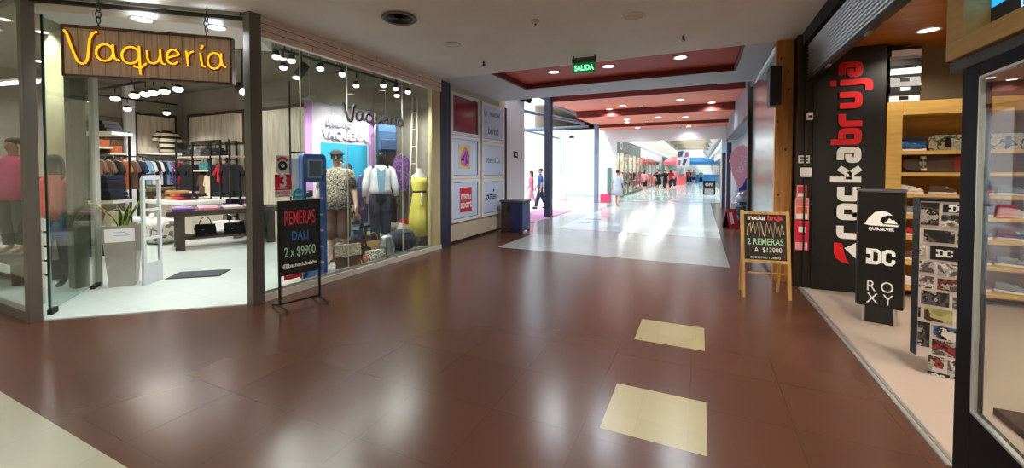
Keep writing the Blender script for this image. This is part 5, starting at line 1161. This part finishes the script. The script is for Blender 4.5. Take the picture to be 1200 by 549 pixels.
B(-.30, -.03, .30, .30, .03, 1.05).build('board', M_black, t); B(-.22, -.04, .36, .22, -.03, .62).build('print', mat('print_grey', rgb(190, 190, 190), .6), t); text('lettering', 'OFF', .22, M_stwhite, (0, -.045, .83), FACE_NY, t, .001, bold=.004)
for s_ in (-1, 1): MB().tube([(s_*.25, -.18, 0), (s_*.25, 0, .32)], .02, 6).tube([(s_*.25, .18, 0), (s_*.25, 0, .32)], .02, 6).build('leg', M_offwhite, t)
S('trim_31', B(.95, 22.9, 0, 1.25, 23.5, 3.4), mat('cream_column', rgb(232, 214, 182), .5))
# navy pillar with pale edges, before the end wall
t = T('display_pillar', 'tall navy pillar with pale edges and a light blue head at the right end of the hall', 'pillar', (1.02, 19.6, 0))
B(-.20, -.1, 0, .18, .3, 2.35).build('navy_body', M_navy, t); B(-.20, -.1, 2.35, .0, .3, 2.75).build('head_panel', mat('pale_blue_head', rgb(170, 206, 226), .4), t); B(.0, -.1, 2.35, .18, .3, 2.78).build('navy_head', M_navy, t)
for x in (-.205, -.03, .165): B(x, -.112, 0, x+.025, -.1, 2.35).build('pale_edge', M_stwhite, t)
# ================================================================ right side: hall shop things
t = T('feather_flag', 'pink teardrop feather flag with white lettering at the right shop front', 'flag', (1.12, 14.6, 0))
fl_ = [(-.02, 1.02), (.10, 1.15), (.24, 1.55), (.26, 1.9), (.22, 2.25), (.10, 2.40), (-.06, 2.36), (-.22, 2.15), (-.28, 1.9), (-.20, 1.55), (-.08, 1.2)]
MB().xz([(x*1.05, z) for x, z in fl_], -.01, .01).build('cloth', mat('flag_pink', rgb(250, 176, 198), .7), t)
tx = text('lettering', 'local', .30, M_stwhite, (.06, -.016, 1.8), (math.pi/2, -math.pi/2+.25, 0), t, .001, bold=.003)
MB().tube([(.22, .0, .1), (.27, 0, 1.6), (.22, 0, 2.3), (.06, 0, 2.43)], .014, 6).build('pole', M_alu, t)
MB().lathe([(.22, 0), (.22, .04), (.04, .10), (.02, .25)], (.22, 0, 0), 16).build('foot', M_blackm, t)
t = T('display_case', 'deep blue display case behind the pink flag', 'display case', (1.36, 15.6, 0))
B(-.2, -.3, 0, .2, .5, 1.35).build('cabinet', mat('case_blue', rgb(30, 60, 150), .4), t); B(-.21, -.31, 1.35, .21, .51, 1.40).build('top', M_white, t)
t = T('motor_scooter', 'shiny dark chrome child ride with a clear dome beside the right shop front', 'ride', (1.22, 13.6, 0), .2)
MB().ball((0, 0, .78), .30, .38, .24, 18, 10).build('clear_dome', mat('dome_glossy', rgb(120, 140, 150), .05, .6), t); MB().loft([(0, 0, .30, .26, .36), (0, 0, .5, .32, .42), (0, 0, .70, .28, .38)], 18).build('body', mat('ride_dark', rgb(40, 60, 70), .15, .3), t)
MB().lathe([(.20, .04), (.22, .10), (.12, .30)], n=16).build('pedestal', M_blackm, t); MB().lathe([(.28, 0), (.28, .045)], n=18).build('base', M_bronze, t)
t.name = 'kiddie_ride'
t = T('folding_sign', 'small red and white folding sign standing on the floor by the right wall', 'folding sign', (.80, 13.0, 0), .9)
for s_ in (-1, 1): MB().box(-.19, -.012, 0, .19, .012, .52, Matrix.Translation((0, s_*.115, 0)) @ Matrix.Rotation(s_*.22, 4, 'X')).build('board', M_stred if s_ < 0 else M_blackm, t)
MB().box(-.14, -.016, .1, .0, -.012, .42, Matrix.Translation((0, -.115, 0)) @ Matrix.Rotation(-.22, 4, 'X')).build('white_print', M_stwhite, t)
# dark post notices
def notice(x0, z0, x1, z1, label, parts):
    t = T('wall_notice', label, 'notice', ((x0+x1)/2, 6.694, z0)); w = (x1-x0)/2; h = z1-z0
    B(-w, -.006, 0, w, .004, h).build('sheet', parts[0], t, .002)
    for (a, b, c, d, m) in parts[1:]: B(-w+2*w*a, -.009, h*b, -w+2*w*c, -.006, h*d).build('print', m, t)
    return t
notice(1.215, 1.70, 1.345, 1.805, 'white oval rounded plate with dark lines on the dark post', [M_stwhite, (.15, .55, .85, .8, M_inkgrey), (.15, .2, .85, .38, M_inkgrey)])
t = T('intercom', 'white switch box on the dark post beside the black sign wall', 'switch box', (1.30, 6.69, 1.51)); B(-.06, -.05, 0, .06, .008, .13).build('housing', M_white, t, .01); B(-.025, -.056, .04, .025, -.05, .09).build('button', M_stwhite, t); t.name = 'switch_box'
t = T('door_sensor', 'small white sensor box high on the dark post', 'sensor', (1.33, 6.69, 2.28)); B(-.035, -.05, 0, .035, .008, .10).build('housing', M_white, t, .008); B(-.02, -.054, .03, .02, -.05, .06).build('lens', M_bronze, t)
M_or = mat('notice_orange', rgb(222, 110, 60), .7); M_pk = mat('notice_pink', rgb(226, 170, 170), .7)
notice(1.205, 1.23, 1.315, 1.40, 'small red and pink leaflet, topmost paper on the dark post', [M_pk, (.1, .4, .9, .9, M_stred), (.1, .1, .9, .3, M_stwhite)])
notice(1.19, .93, 1.345, 1.225, 'pink and white leaflet with an orange picture on the dark post', [M_pk, (.05, .62, .95, .92, mat('notice_rose', rgb(214, 120, 120), .7)), (.1, .30, .9, .58, M_or), (.1, .04, .9, .25, M_stwhite)])
notice(1.19, .50, 1.35, .915, 'red leaflet with a white house mark, lowest paper on the dark post', [M_stred, (.25, .62, .75, .80, M_stwhite), (.05, .04, .9, .28, M_pk)])
tag(B(.86, 6.62, 2.50, 1.0, 6.895, 3.04).build('loudspeaker', M_black, bevel=.012), 'black rectangular loudspeaker box high on the pine post', 'loudspeaker')
# chalkboard A-frame
t = T('chalkboard_sign', 'wooden framed chalkboard easel reading two shirts for a price, before the pine post', 'chalkboard', (.765, 5.90, 0), math.radians(8))
M_easel = wood_mat('easel_wood', rgb(196, 158, 96), rgb(164, 124, 66), 3, (8, 8, 1))
tl = Matrix.Rotation(math.radians(-7), 4, 'X'); tb = Matrix.Translation((0, .34, 0)) @ Matrix.Rotation(math.radians(10), 4, 'X')
for s_ in (-1, 1):
    MB().box(s_*.255-.02, -.012, 0, s_*.255+.02, .012, 1.10, tl).build('leg', M_easel, t); MB().box(s_*.22-.016, -.012, 0, s_*.22+.016, .012, 1.02, tb).build('rear_leg', M_easel, t)
MB().box(-.235, -.012, 1.05, .235, .012, 1.085, tl).box(-.235, -.012, .44, .235, .012, .475, tl).build('frame_rail', M_easel, t)
MB().box(-.235, -.006, .475, .235, .006, 1.05, tl).build('board', mat('chalk_brown', rgb(40, 34, 28), .75, var=.25, scale=5), t)
def tilted(z, off=-.0085): return tuple(tl @ Vector((0, off, z)))
RT = (math.pi/2-math.radians(7), 0, 0)
def tt(body, size, m, x, z, sx=1, bold=0.001):
    p = tl @ Vector((x, -.0085, z)); return text('lettering', body, size, m, tuple(p), RT, t, .001, sx=sx, bold=bold)
tt('rocka', .085, M_chwhite, -.09, 1.005, .95, .003); tt('bruja', .085, M_stred, .115, 1.005, .95, .003)
zg = MB().stroke([(-.20, .78), (-.19, .90), (-.165, .93), (-.16, .82), (-.14, .90), (-.125, .95), (-.11, .80), (-.085, .93), (-.06, .78), (-.045, .95), (-.02, .80), (0, .76), (.02, .95), (.045, .82), (.065, .93), (.09, .76), (.11, .95), (.13, .80), (.15, .90), (.165, .78), (.185, .92), (.205, .80)], .011, -.0105, -.0085, M=tl)
zg.build('chalk_scribble', mat('chalk_cream', rgb(226, 200, 170), .9), t)
tt('2 REMERAS', .115, M_chgreen, .0, .70, .72); tt('A  $13000', .085, M_chwhite, .03, .60, .85, .0); tt('EN EFECTIVO Y DEBITO', .035, M_chwhite, .0, .505, .9, 0)
MB().box(-.20, .0, .30, .20, .012, .315, Matrix.Translation((0, .04, 0))).build('tie_bar', M_easel, t)
# ================================================================ black sign wall with the vertical name
S('wall_sign_right', B(1.40, 6.66, 0, 2.118, 7.06, 3.195), M_black)
t = T('wall_lettering', 'tall vertical shop name in white and red block letters on the black wall', 'wall lettering', (1.88, 6.66, .76))
M_lw = mat('letter_white', rgb(236, 236, 232), .5); M_lr = mat('letter_red', rgb(214, 20, 30), .45)
# letters drawn in (u along the word, v up), then turned to run up the wall
LT = {
 'r': [[(.04, 0), (.04, .20), (.16, .20)]],
 'o': [[(.04, .04), (.17, .04), (.17, .20), (.04, .20), (.04, .04), (.10, .04)]],
 'c': [[(.18, .20), (.04, .20), (.04, .04), (.18, .04)]],
 'k': [[(.04, 0), (.04, .31)], [(.04, .12), (.11, .12), (.18, .22)], [(.10, .12), (.18, .01)]],
 'a': [[(.05, .21), (.17, .21), (.17, .04), (.05, .04), (.05, .125), (.12, .125)]],
 'b': [[(.04, .31), (.04, .04), (.17, .04), (.17, .20), (.06, .20)]],
 'u': [[(.04, .23), (.04, .04), (.17, .04), (.17, .23)]],
 'j': [[(.10, .23), (.10, -.06), (.0, -.06)], [(.10, .27), (.10, .33)]],
}
LT['r2'] = LT['r']
def soft(P, r=.035):
    if len(P) < 3: return P
    Q = [P[0]]
    for a, b, c in zip(P, P[1:], P[2:]):
        A, B_, C = Vector(a), Vector(b), Vector(c); d1 = (A-B_); d2 = (C-B_)
        k1 = min(r, d1.length*.45); k2 = min(r, d2.length*.45); p = B_+d1.normalized()*k1; q = B_+d2.normalized()*k2
        for i in range(5):
            s_ = i/4; Q.append(tuple(p*(1-s_)**2+B_*2*s_*(1-s_)+q*s_*s_))
    return Q+[P[-1]]
u = .10
for n_, ch in enumerate('rockabruja'):
    g = MB()
    adv = .246 if n_ < 5 else (.155 if ch == 'j' else .235)
    for st in LT[ch]:
        P = soft([(a*1.08, v*1.04) for a, v in st])
        g.stroke([(-v, u+a) for a, v in P], .075, -.014, 0)      # turned a quarter: the word runs upward
    g.build('letter', M_lw if n_ < 5 else M_lr, t); u += adv
MB().xz([(-.27, .05), (-.27, -.10), (-.245, -.16), (-.19, -.20), (-.10, -.225), (-.14, -.15), (-.17, -.03), (-.18, .04)], -.014, 0).build('red_emblem', M_lr, t)
MB().xz([(-.155, -.02), (-.10, .01), (-.02, .07), (-.01, -.02), (-.04, -.06), (-.01, -.11), (-.02, -.16), (-.11, -.07)], -.014, 0).build('white_emblem', M_lw, t)
t.location = (1.885, 6.66, .60)
# ---- shutter
t = T('roller_shutter', 'half rolled grey corrugated steel shutter above the skate shop entrance', 'shutter', (1.29, 3.1, 2.78))
sh = []; n = 60
P = [(.012*math.sin(i*math.pi/2.5), .05+i*.47/n) for i in range(n+1)]
MB().prism(P+[(x+.008, z) for x, z in P[::-1]], lambda p, q: (p[0], 0+3.5*q, p[1])).build('curtain', M_shutter, t)
B(-.03, 0, 0, .03, 3.5, .045).build('bottom_rail', M_black, t)
for y in (1.3, 2.5): B(-.015, y, -.02, .015, y+.10, 0).build('lock_tab', M_alu, t)
# ---- brand towers
M_tower = mat('tower_black', rgb(17, 15, 15), .32)
t = T('display_tower', 'black display tower with three white surf brand logos on its front', 'display tower', (1.735, 5.52, 0), math.radians(-15)); t.scale = (.84, .84, 1)
hexa = [(-.22, -.13), (.22, -.13), (.24, -.03), (.14, .13), (-.14, .13), (-.24, -.03)]
MB().slab([(x*.97, y*.97) for x, y in hexa], .17, 1.385).build('body', M_tower, t, .01)
MB().slab(hexa, 1.385, 1.405).build('top_rim', mat('rim_grey', rgb(90, 88, 88), .25), t); MB().slab([(x*.9, y*.9) for x, y in hexa], 1.405, 1.407).build('top_panel', M_tower, t)
MB().slab([(-.13, -.11), (.13, -.11), (.13, .11), (-.13, .11)], 0, .17).build('foot', M_tower, t)
for x in (-.165, .14): B(x, -.115, 0.0, x+.025, -.09, .17).build('foot_trim', M_alu, t)
yf = -.127
mt = MB()
outer = [(-.155, 1.035), (-.12, 1.10), (-.06, 1.165), (.01, 1.185), (.07, 1.165), (.105, 1.135), (.06, 1.14), (.01, 1.12), (-.01, 1.075), (.02, 1.045), (.155, 1.04), (.15, 1.025), (-.10, 1.025)]
mt.xz(outer, yf-.004, yf); mt.build('wave_emblem', M_lw, t)
MB().xz([(.03, 1.055), (.075, 1.11), (.10, 1.085), (.115, 1.095), (.15, 1.052)], yf-.004, yf).build('mountain_emblem', M_lw, t)
text('lettering', 'QUIKSILVER', .042, M_lw, (0, yf-.003, .99), FACE_NY, t, .001, sx=1.05, bold=.0015)
def dc(t, cx, cz, w, y, m, name='emblem'):
    h = w*.60; g = MB(); k = w*.125; d = .003
    def q(P, n): return [(cx+w*a, cz+h*b) for a, b in P]
    g.stroke(q([(-.02, .16), (-.02, .28), (-.12, .40), (-.43, .40), (-.43, .14)], 0), k, y-d, y); g.stroke(q([(-.43, -.14), (-.43, -.40), (-.12, -.40), (-.02, -.28), (-.02, .16)], 0), k, y-d, y)
    g.stroke(q([(.44, .12), (.44, .28), (.38, .40), (.22, .40), (.12, .28), (.12, -.28), (.22, -.40), (.38, -.40), (.44, -.28), (.44, -.12)], 0), k, y-d, y)
    g.stroke(q([(-.30, .40), (-.30, -.40)], 0), k*.9, y-d-.0005, y)
    return g.build(name, m, t)
dc(t, 0, .70, .27, yf, M_lw)
text('lettering', 'R O', .155, M_lw, (0, yf-.003, .385), FACE_NY, t, .001, sx=1.0).scale = (.98, 1, 1); text('lettering', 'X Y', .155, M_lw, (0.0, yf-.003, .255), FACE_NY, t, .001)
# ---- photo tower
t = T('photo_tower', 'white display tower covered in small skate photos beside the display window', 'display tower', (1.75, 4.32, 0), math.radians(-17))
hx2 = [(-.145, -.12), (.155, -.12), (.18, -.04), (.10, .12), (-.10, .12), (-.18, -.05)]
MB().slab(hx2, .13, 1.36).build('body', mat('photo_ground', rgb(214, 204, 194), .5), t)
MB().slab([(-.147, -.121), (-.182, -.05), (-.102, .121), (-.105, .11), (-.17, -.05), (-.14, -.11)], .13, 1.36).build('dark_edge', M_tower, t)
MB().slab([(x*1.03, y*1.03) for x, y in hx2], 1.36, 1.385).build('top_rim', M_tower, t); MB().slab([(-.06, -.118), (.155, -.118), (.155, .1), (-.06, .1)], 0, .13).build('foot', mat('photo_ground2', rgb(214, 204, 194), .5), t)
PH = [(105, 80, 180, 200, 0), (195, 86, 308, 128, 9), (190, 140, 310, 205, 1), (120, 225, 245, 290, 0), (255, 228, 308, 295, 2), (100, 310, 130, 370, 1), (148, 308, 262, 382, 9), (288, 318, 325, 385, 3), (95, 395, 168, 455, 1), (180, 400, 300, 465, 1), (95, 475, 168, 540, 1), (180, 480, 300, 540, 2)]
P2 = [(115, 50, 230, 125, 0), (243, 65, 293, 130, 1), (80, 145, 115, 200, 0), (130, 140, 245, 210, 4), (85, 222, 155, 355, 0), (168, 230, 280, 298, 5), (165, 305, 278, 385, 2), (150, 395, 215, 455, 2), (230, 400, 280, 468, 1), (148, 480, 240, 525, 9), (255, 480, 290, 530, 1)]
g0, g1_, g2, g3 = rgb(24, 20, 20), rgb(90, 82, 80), rgb(170, 160, 154), rgb(226, 220, 214)
PM = [pattern_mat('photo_dark', [g0, rgb(44, 38, 36), g1_, g0, g2], 11, 'noise'), pattern_mat('photo_grey', [g0, g1_, g3, g2, g1_], 12, 'noise'), pattern_mat('photo_red', [g0, rgb(150, 40, 44), rgb(70, 50, 46), g2, g1_], 11, 'noise'),
      pattern_mat('photo_blue', [rgb(40, 60, 150), rgb(90, 110, 200), rgb(210, 80, 80)], 9, 'noise'), pattern_mat('photo_olive', [rgb(150, 144, 90), rgb(176, 170, 110), rgb(60, 44, 36), rgb(214, 206, 180)], 5, 'noise'), pattern_mat('photo_court', [rgb(190, 180, 170), rgb(60, 90, 140), rgb(40, 36, 40), rgb(220, 210, 200)], 10, 'noise')]
yf = -.121
def pm(px, py): X_ = (px/4.575+1050-1072.5)/49.5*.30-.145; return X_, 1.36-(py/4.575+220-236)*.00668
nph = 0
for L_, off in ((PH, 0), (P2, 503)):
    for (x0, y0, x1, y1, k) in L_:
        a = pm(x0, y0+off); b = pm(x1, y1+off); xa, xb = max(-.143, min(a[0], b[0])), min(.153, max(a[0], b[0]))
        p = B(xa, yf-.003, max(.01, b[1]), xb, yf, a[1]).build('photo', M_black if k == 9 else PM[k], t)
        if k == 9: dc(p, (xa+xb)/2, (a[1]+b[1])/2, min(.10, (xb-xa)*.6), yf-.003, M_lw)
# ================================================================ skate shop: shelves and goods
t = T('shelf_unit', 'long honey coloured wooden shelf unit along the back of the skate shop', 'shelf unit', (2.13, 6.66, 0))
LU = 3.25
B(0, 0, 0, .155, .40, 2.46).build('side_panel', M_honey, t, .004); B(LU-.15, 0, 0, LU, .40, 2.46).build('side_panel', M_honey, t, .004); B(1.55, 0.01, 0, 1.63, .40, 2.29).build('divider', M_honey, t)
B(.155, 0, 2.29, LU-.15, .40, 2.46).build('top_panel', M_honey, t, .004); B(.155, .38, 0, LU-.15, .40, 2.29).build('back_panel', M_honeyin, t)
SZ = [.10, .42, .73, 1.00, 1.26, 1.53, 1.80]
for z in SZ: B(.155, .015, z, LU-.15, .38, z+.045).build('shelf', M_honey, t)
def skateboard(loc, rz, label, deck, m2):
    t = T('skateboard', label, 'skateboard', loc, rz)
    P = [(.40*math.cos(a)*1.0, .10*math.sin(a)) for a in [2*math.pi*i/28 for i in range(28)]]
    P = [(max(-.40, min(.40, math.copysign(abs(math.cos(a))**.45, math.cos(a))*.40)), math.copysign(abs(math.sin(a))**.7, math.sin(a))*.10) for a in [2*math.pi*i/32 for i in range(32)]]
    tm = Matrix.Translation((0, 0, .105)) @ Matrix.Rotation(-.12, 4, 'X')
    MB().xz(P, -.006, .006, tm).build('deck', deck, t)
    MB().box(.08, -.008, -.085, .38, -.0065, .085, tm).build('printed_panel', m2, t)
    for x in (-.22, .22):
        tr = MB().box(x-.03, -.03, -.025, x+.03, -.006, .025, tm); tr.tube([tuple(tm @ Vector((x, -.04, -.07))), tuple(tm @ Vector((x, -.04, .07)))], .010, 8); b_ = tr.build('truck', M_alu, t)
        for z in (-.075, .075): MB().tube([tuple(tm @ Vector((x, -.045, z-.017))), tuple(tm @ Vector((x, -.045, z+.017)))], .028, 14).build('wheel', M_stwhite, b_)
    return t
skateboard((2.76, 6.84, 1.577), 0, 'upturned brown skateboard with a red end on the second shelf from the top', mat('deck_brown', rgb(84, 64, 56), .5), mat('deck_red', rgb(150, 44, 30), .5))
skateboard((4.3, 6.84, 1.847), 0, 'upturned black skateboard on the top shelf seen through the display window', M_black, mat('deck_teal', rgb(40, 120, 130), .5))
shoe((2.43, 6.82, 1.847), math.radians(75), K['blue'], 'bright blue sneaker at the left end of the top shelf', group=None)
t = T('shoe_box', 'blue shoe box behind the blue sneaker on the top shelf', 'box', (2.44, 6.94, 1.847)); B(-.15, -.06, 0, .15, .06, .13).build('carton', mat('box_blue', rgb(40, 110, 190), .5), t); B(-.155, -.065, .13, .155, .065, .17).build('lid', mat('box_blue_dark', rgb(24, 44, 84), .5), t)
t = T('longboard', 'long white printed board standing along the top shelf beside the blue sneaker', 'board', (3.05, 6.93, 1.847))
MB().xz([(-.42, .02), (-.38, 0), (.40, 0), (.46, .03), (.46, .17), (.40, .20), (-.36, .20), (-.42, .17)], -.012, .012).build('deck', pattern_mat('board_print', [rgb(216, 214, 204), rgb(180, 184, 176), rgb(226, 222, 214), rgb(90, 110, 90), rgb(206, 200, 190)], 7, 'noise'), t)
for x in (-.25, .28): MB().tube([(x, -.045, .04), (x, -.045, .16)], .022, 10).build('wheel', M_black, t)
wc = ['black', 'white', 'grey', 'black', 'brown', 'black', 'navy', 'red', 'white', 'black', 'grey']
rown = {1.26: 'third', 1.00: 'fourth', .73: 'fifth', .42: 'sixth', .10: 'lowest'}
for z in (1.26, 1.00, .73, .42, .10):
    for k in range(9):
        if 3 < k < 5 and z < .2: continue
        x = 2.42+.315*k
        if abs(x-3.72) < .12: x = 3.86
        key = wc[(k*3+int(z*10)) % len(wc)]
        shoe((x, 6.83, z+.047), math.radians(70+10*((k*5) % 3)), K[key], '%s skate shoe on the %s shelf of the honey wood unit, %s from the left' % (KN[key], rown[z], pos[k]), group='skate shoes on the honey wood unit')
for k in range(4):
    t = T('baseball_cap', 'cap on the top shelf seen through the display window, %s from the left' % pos[k], 'cap', (3.95+.28*k if k < 1 else 4.62+.2*(k-1), 6.80, 1.847 if k else 1.577), .3*k)
    MB().lathe([(.085, 0), (.088, .04), (.06, .09), (.01, .10)], n=18).build('crown', K[['red', 'black', 'navy', 'grey'][k]], t); MB().slab([(-.07, -.06), (-.06, -.14), (0, -.165), (.06, -.14), (.07, -.06)], 0, .008).build('peak', K['black'], t)
for k in range(6):
    t = T('shoe_box', '%s shoe box, %s from the bottom in the stack on top of the shelf unit' % (['white', 'black', 'grey', 'white', 'black', 'white'][k], pos[k]), 'box', (2.30+.008*(k % 2), 6.84, 2.462+.113*k), .02*(k % 3))
    m1, m2 = [(M_stwhite, K['black']), (M_black, K['grey']), (K['grey'], K['black'])][[0, 1, 2, 0, 1, 0][k]]
    B(-.145, -.16, 0, .145, .13, .085).build('carton', m1, t); B(-.15, -.165, .075, .15, .135, .112).build('lid', m2, t); B(-.05, -.162, .02, .04, -.16, .065).build('label', M_stwhite if k % 2 else M_black, t)
# rolled sweater rail and poster seen behind the display glass
t = T('wall_poster', 'pale blue grey snow poster on the wall behind the display window', 'poster', (4.86, 7.07, 2.50)); B(-.6, -.006, 0, .6, .006, .62).build('sheet', mat('poster_blue', rgb(170, 190, 206), .6), t); MB().xz([(-.5, .05), (-.1, .38), (.1, .22), (.3, .45), (.55, .05)], -.010, -.006).build('mountain', mat('poster_white', rgb(226, 230, 232), .6), t)
# ---- black framed display window at the right edge
dw = T('display_window', 'black framed display window with silver edging at the right edge of the photo', 'display window', (1.235, 2.92, 0), math.atan2(-1, -.07))
LW = 3.6
M_frameblk = mat('window_black', rgb(9, 12, 17), .6, spec=.15)
B(0, 0, 0, .175, .045, 2.12).build('corner_post', M_frameblk, dw, .006); B(LW-.15, 0, 0, LW, .045, 2.12).build('corner_post', M_frameblk, dw)
B(.175, 0, 0, LW-.15, .045, .405).build('lower_panel', M_frameblk, dw); B(.175, 0, 2.055, LW-.15, .045, 2.12).build('top_rail', M_frameblk, dw)
MB().box(.175, -.003, .405, .184, .02, 2.055).box(.175, -.003, .405, LW-.15, .02, .416).box(.175, -.003, 2.044, LW-.15, .02, 2.055).build('silver_edging', mat('silver_edge', rgb(206, 212, 214), .3, .7), dw)
B(.19, .006, .425, LW-.15, .014, 2.04).build('glass_pane', M_glass, dw)
t = T('display_platform', 'dark brown carpeted platform inside the display window', 'platform', (1.76, .2, 0)); B(0, 0, 0, 1.5, 3.5, .05).build('deck', mat('carpet_brown', rgb(58, 40, 28), .95, var=.15, scale=40), t, .004); B(0, 3.501, 0, 1.5, 3.51, .045).build('edge_trim', M_bronze, t)
t = T('duffel_bag', 'black sports bag lying on the brown platform in the display window', 'bag', (2.15, 3.0, .052), .6)
MB().tube([(-.30, 0, .13), (-.24, 0, .14), (0, 0, .145), (.24, 0, .14), (.30, 0, .13)], [.07, .12, .14, .12, .07], 16).build('bag_body', K['black'], t); MB().tube([(-.1, -.1, .2), (-.08, -.05, .36), (.08, -.05, .36), (.1, -.1, .2)], .012, 6).build('handle', K['grey'], t)
# ---- screen box above
t = T('wall_screen', 'wood framed wall screen with a blue picture and black caption strip above the display window', 'screen', (1.20, 3.0, 2.185), -math.pi/2)
LS = 2.2
B(0, 0, 0, LS, .22, .095).build('frame_rail', M_honey, t, .004); B(0, 0, .095, .155, .22, 1.02).build('frame_side', M_honey, t, .004); B(LS-.15, 0, .095, LS, .22, 1.02).build('frame_side', M_honey, t); B(0, 0, 1.02, LS, .22, 1.11).build('frame_rail', M_honey, t)
B(.155, .10, .095, LS-.15, .2, 1.02).build('screen_body', M_black, t)
B(.17, .094, .215, LS-.165, .10, 1.0).build('picture', emit_mat('screen_blue', rgb(34, 160, 232), .85), t)
B(.17, .093, .10, LS-.165, .10, .215).build('caption_strip', emit_mat('screen_dark', rgb(16, 16, 20), .5), t)
MB().xz([(.42+.036*math.cos(a*math.pi/10), .158+.036*math.sin(a*math.pi/10)) for a in range(20)], .090, .093).build('round_icon', emit_mat('icon_pale', rgb(180, 210, 226), .8), t)
MB().xz([(.402, .150), (.415, .143), (.43, .150), (.437, .168), (.445, .173), (.432, .176), (.422, .170), (.412, .160), (.402, .170)], .088, .090).build('icon_mark', emit_mat('icon_blue', rgb(30, 120, 190), .5), t)
text('lettering', 'Rockabrujaok', .075, emit_mat('caption_text', rgb(190, 200, 210), .6), (.47, .090, .157), FACE_NY, t, .001, 'LEFT', bold=.001)
S('trim_32', B(1.225, .6, 2.125, 1.42, 3.02, 2.18), mat('grey_header', rgb(72, 72, 72), .6))
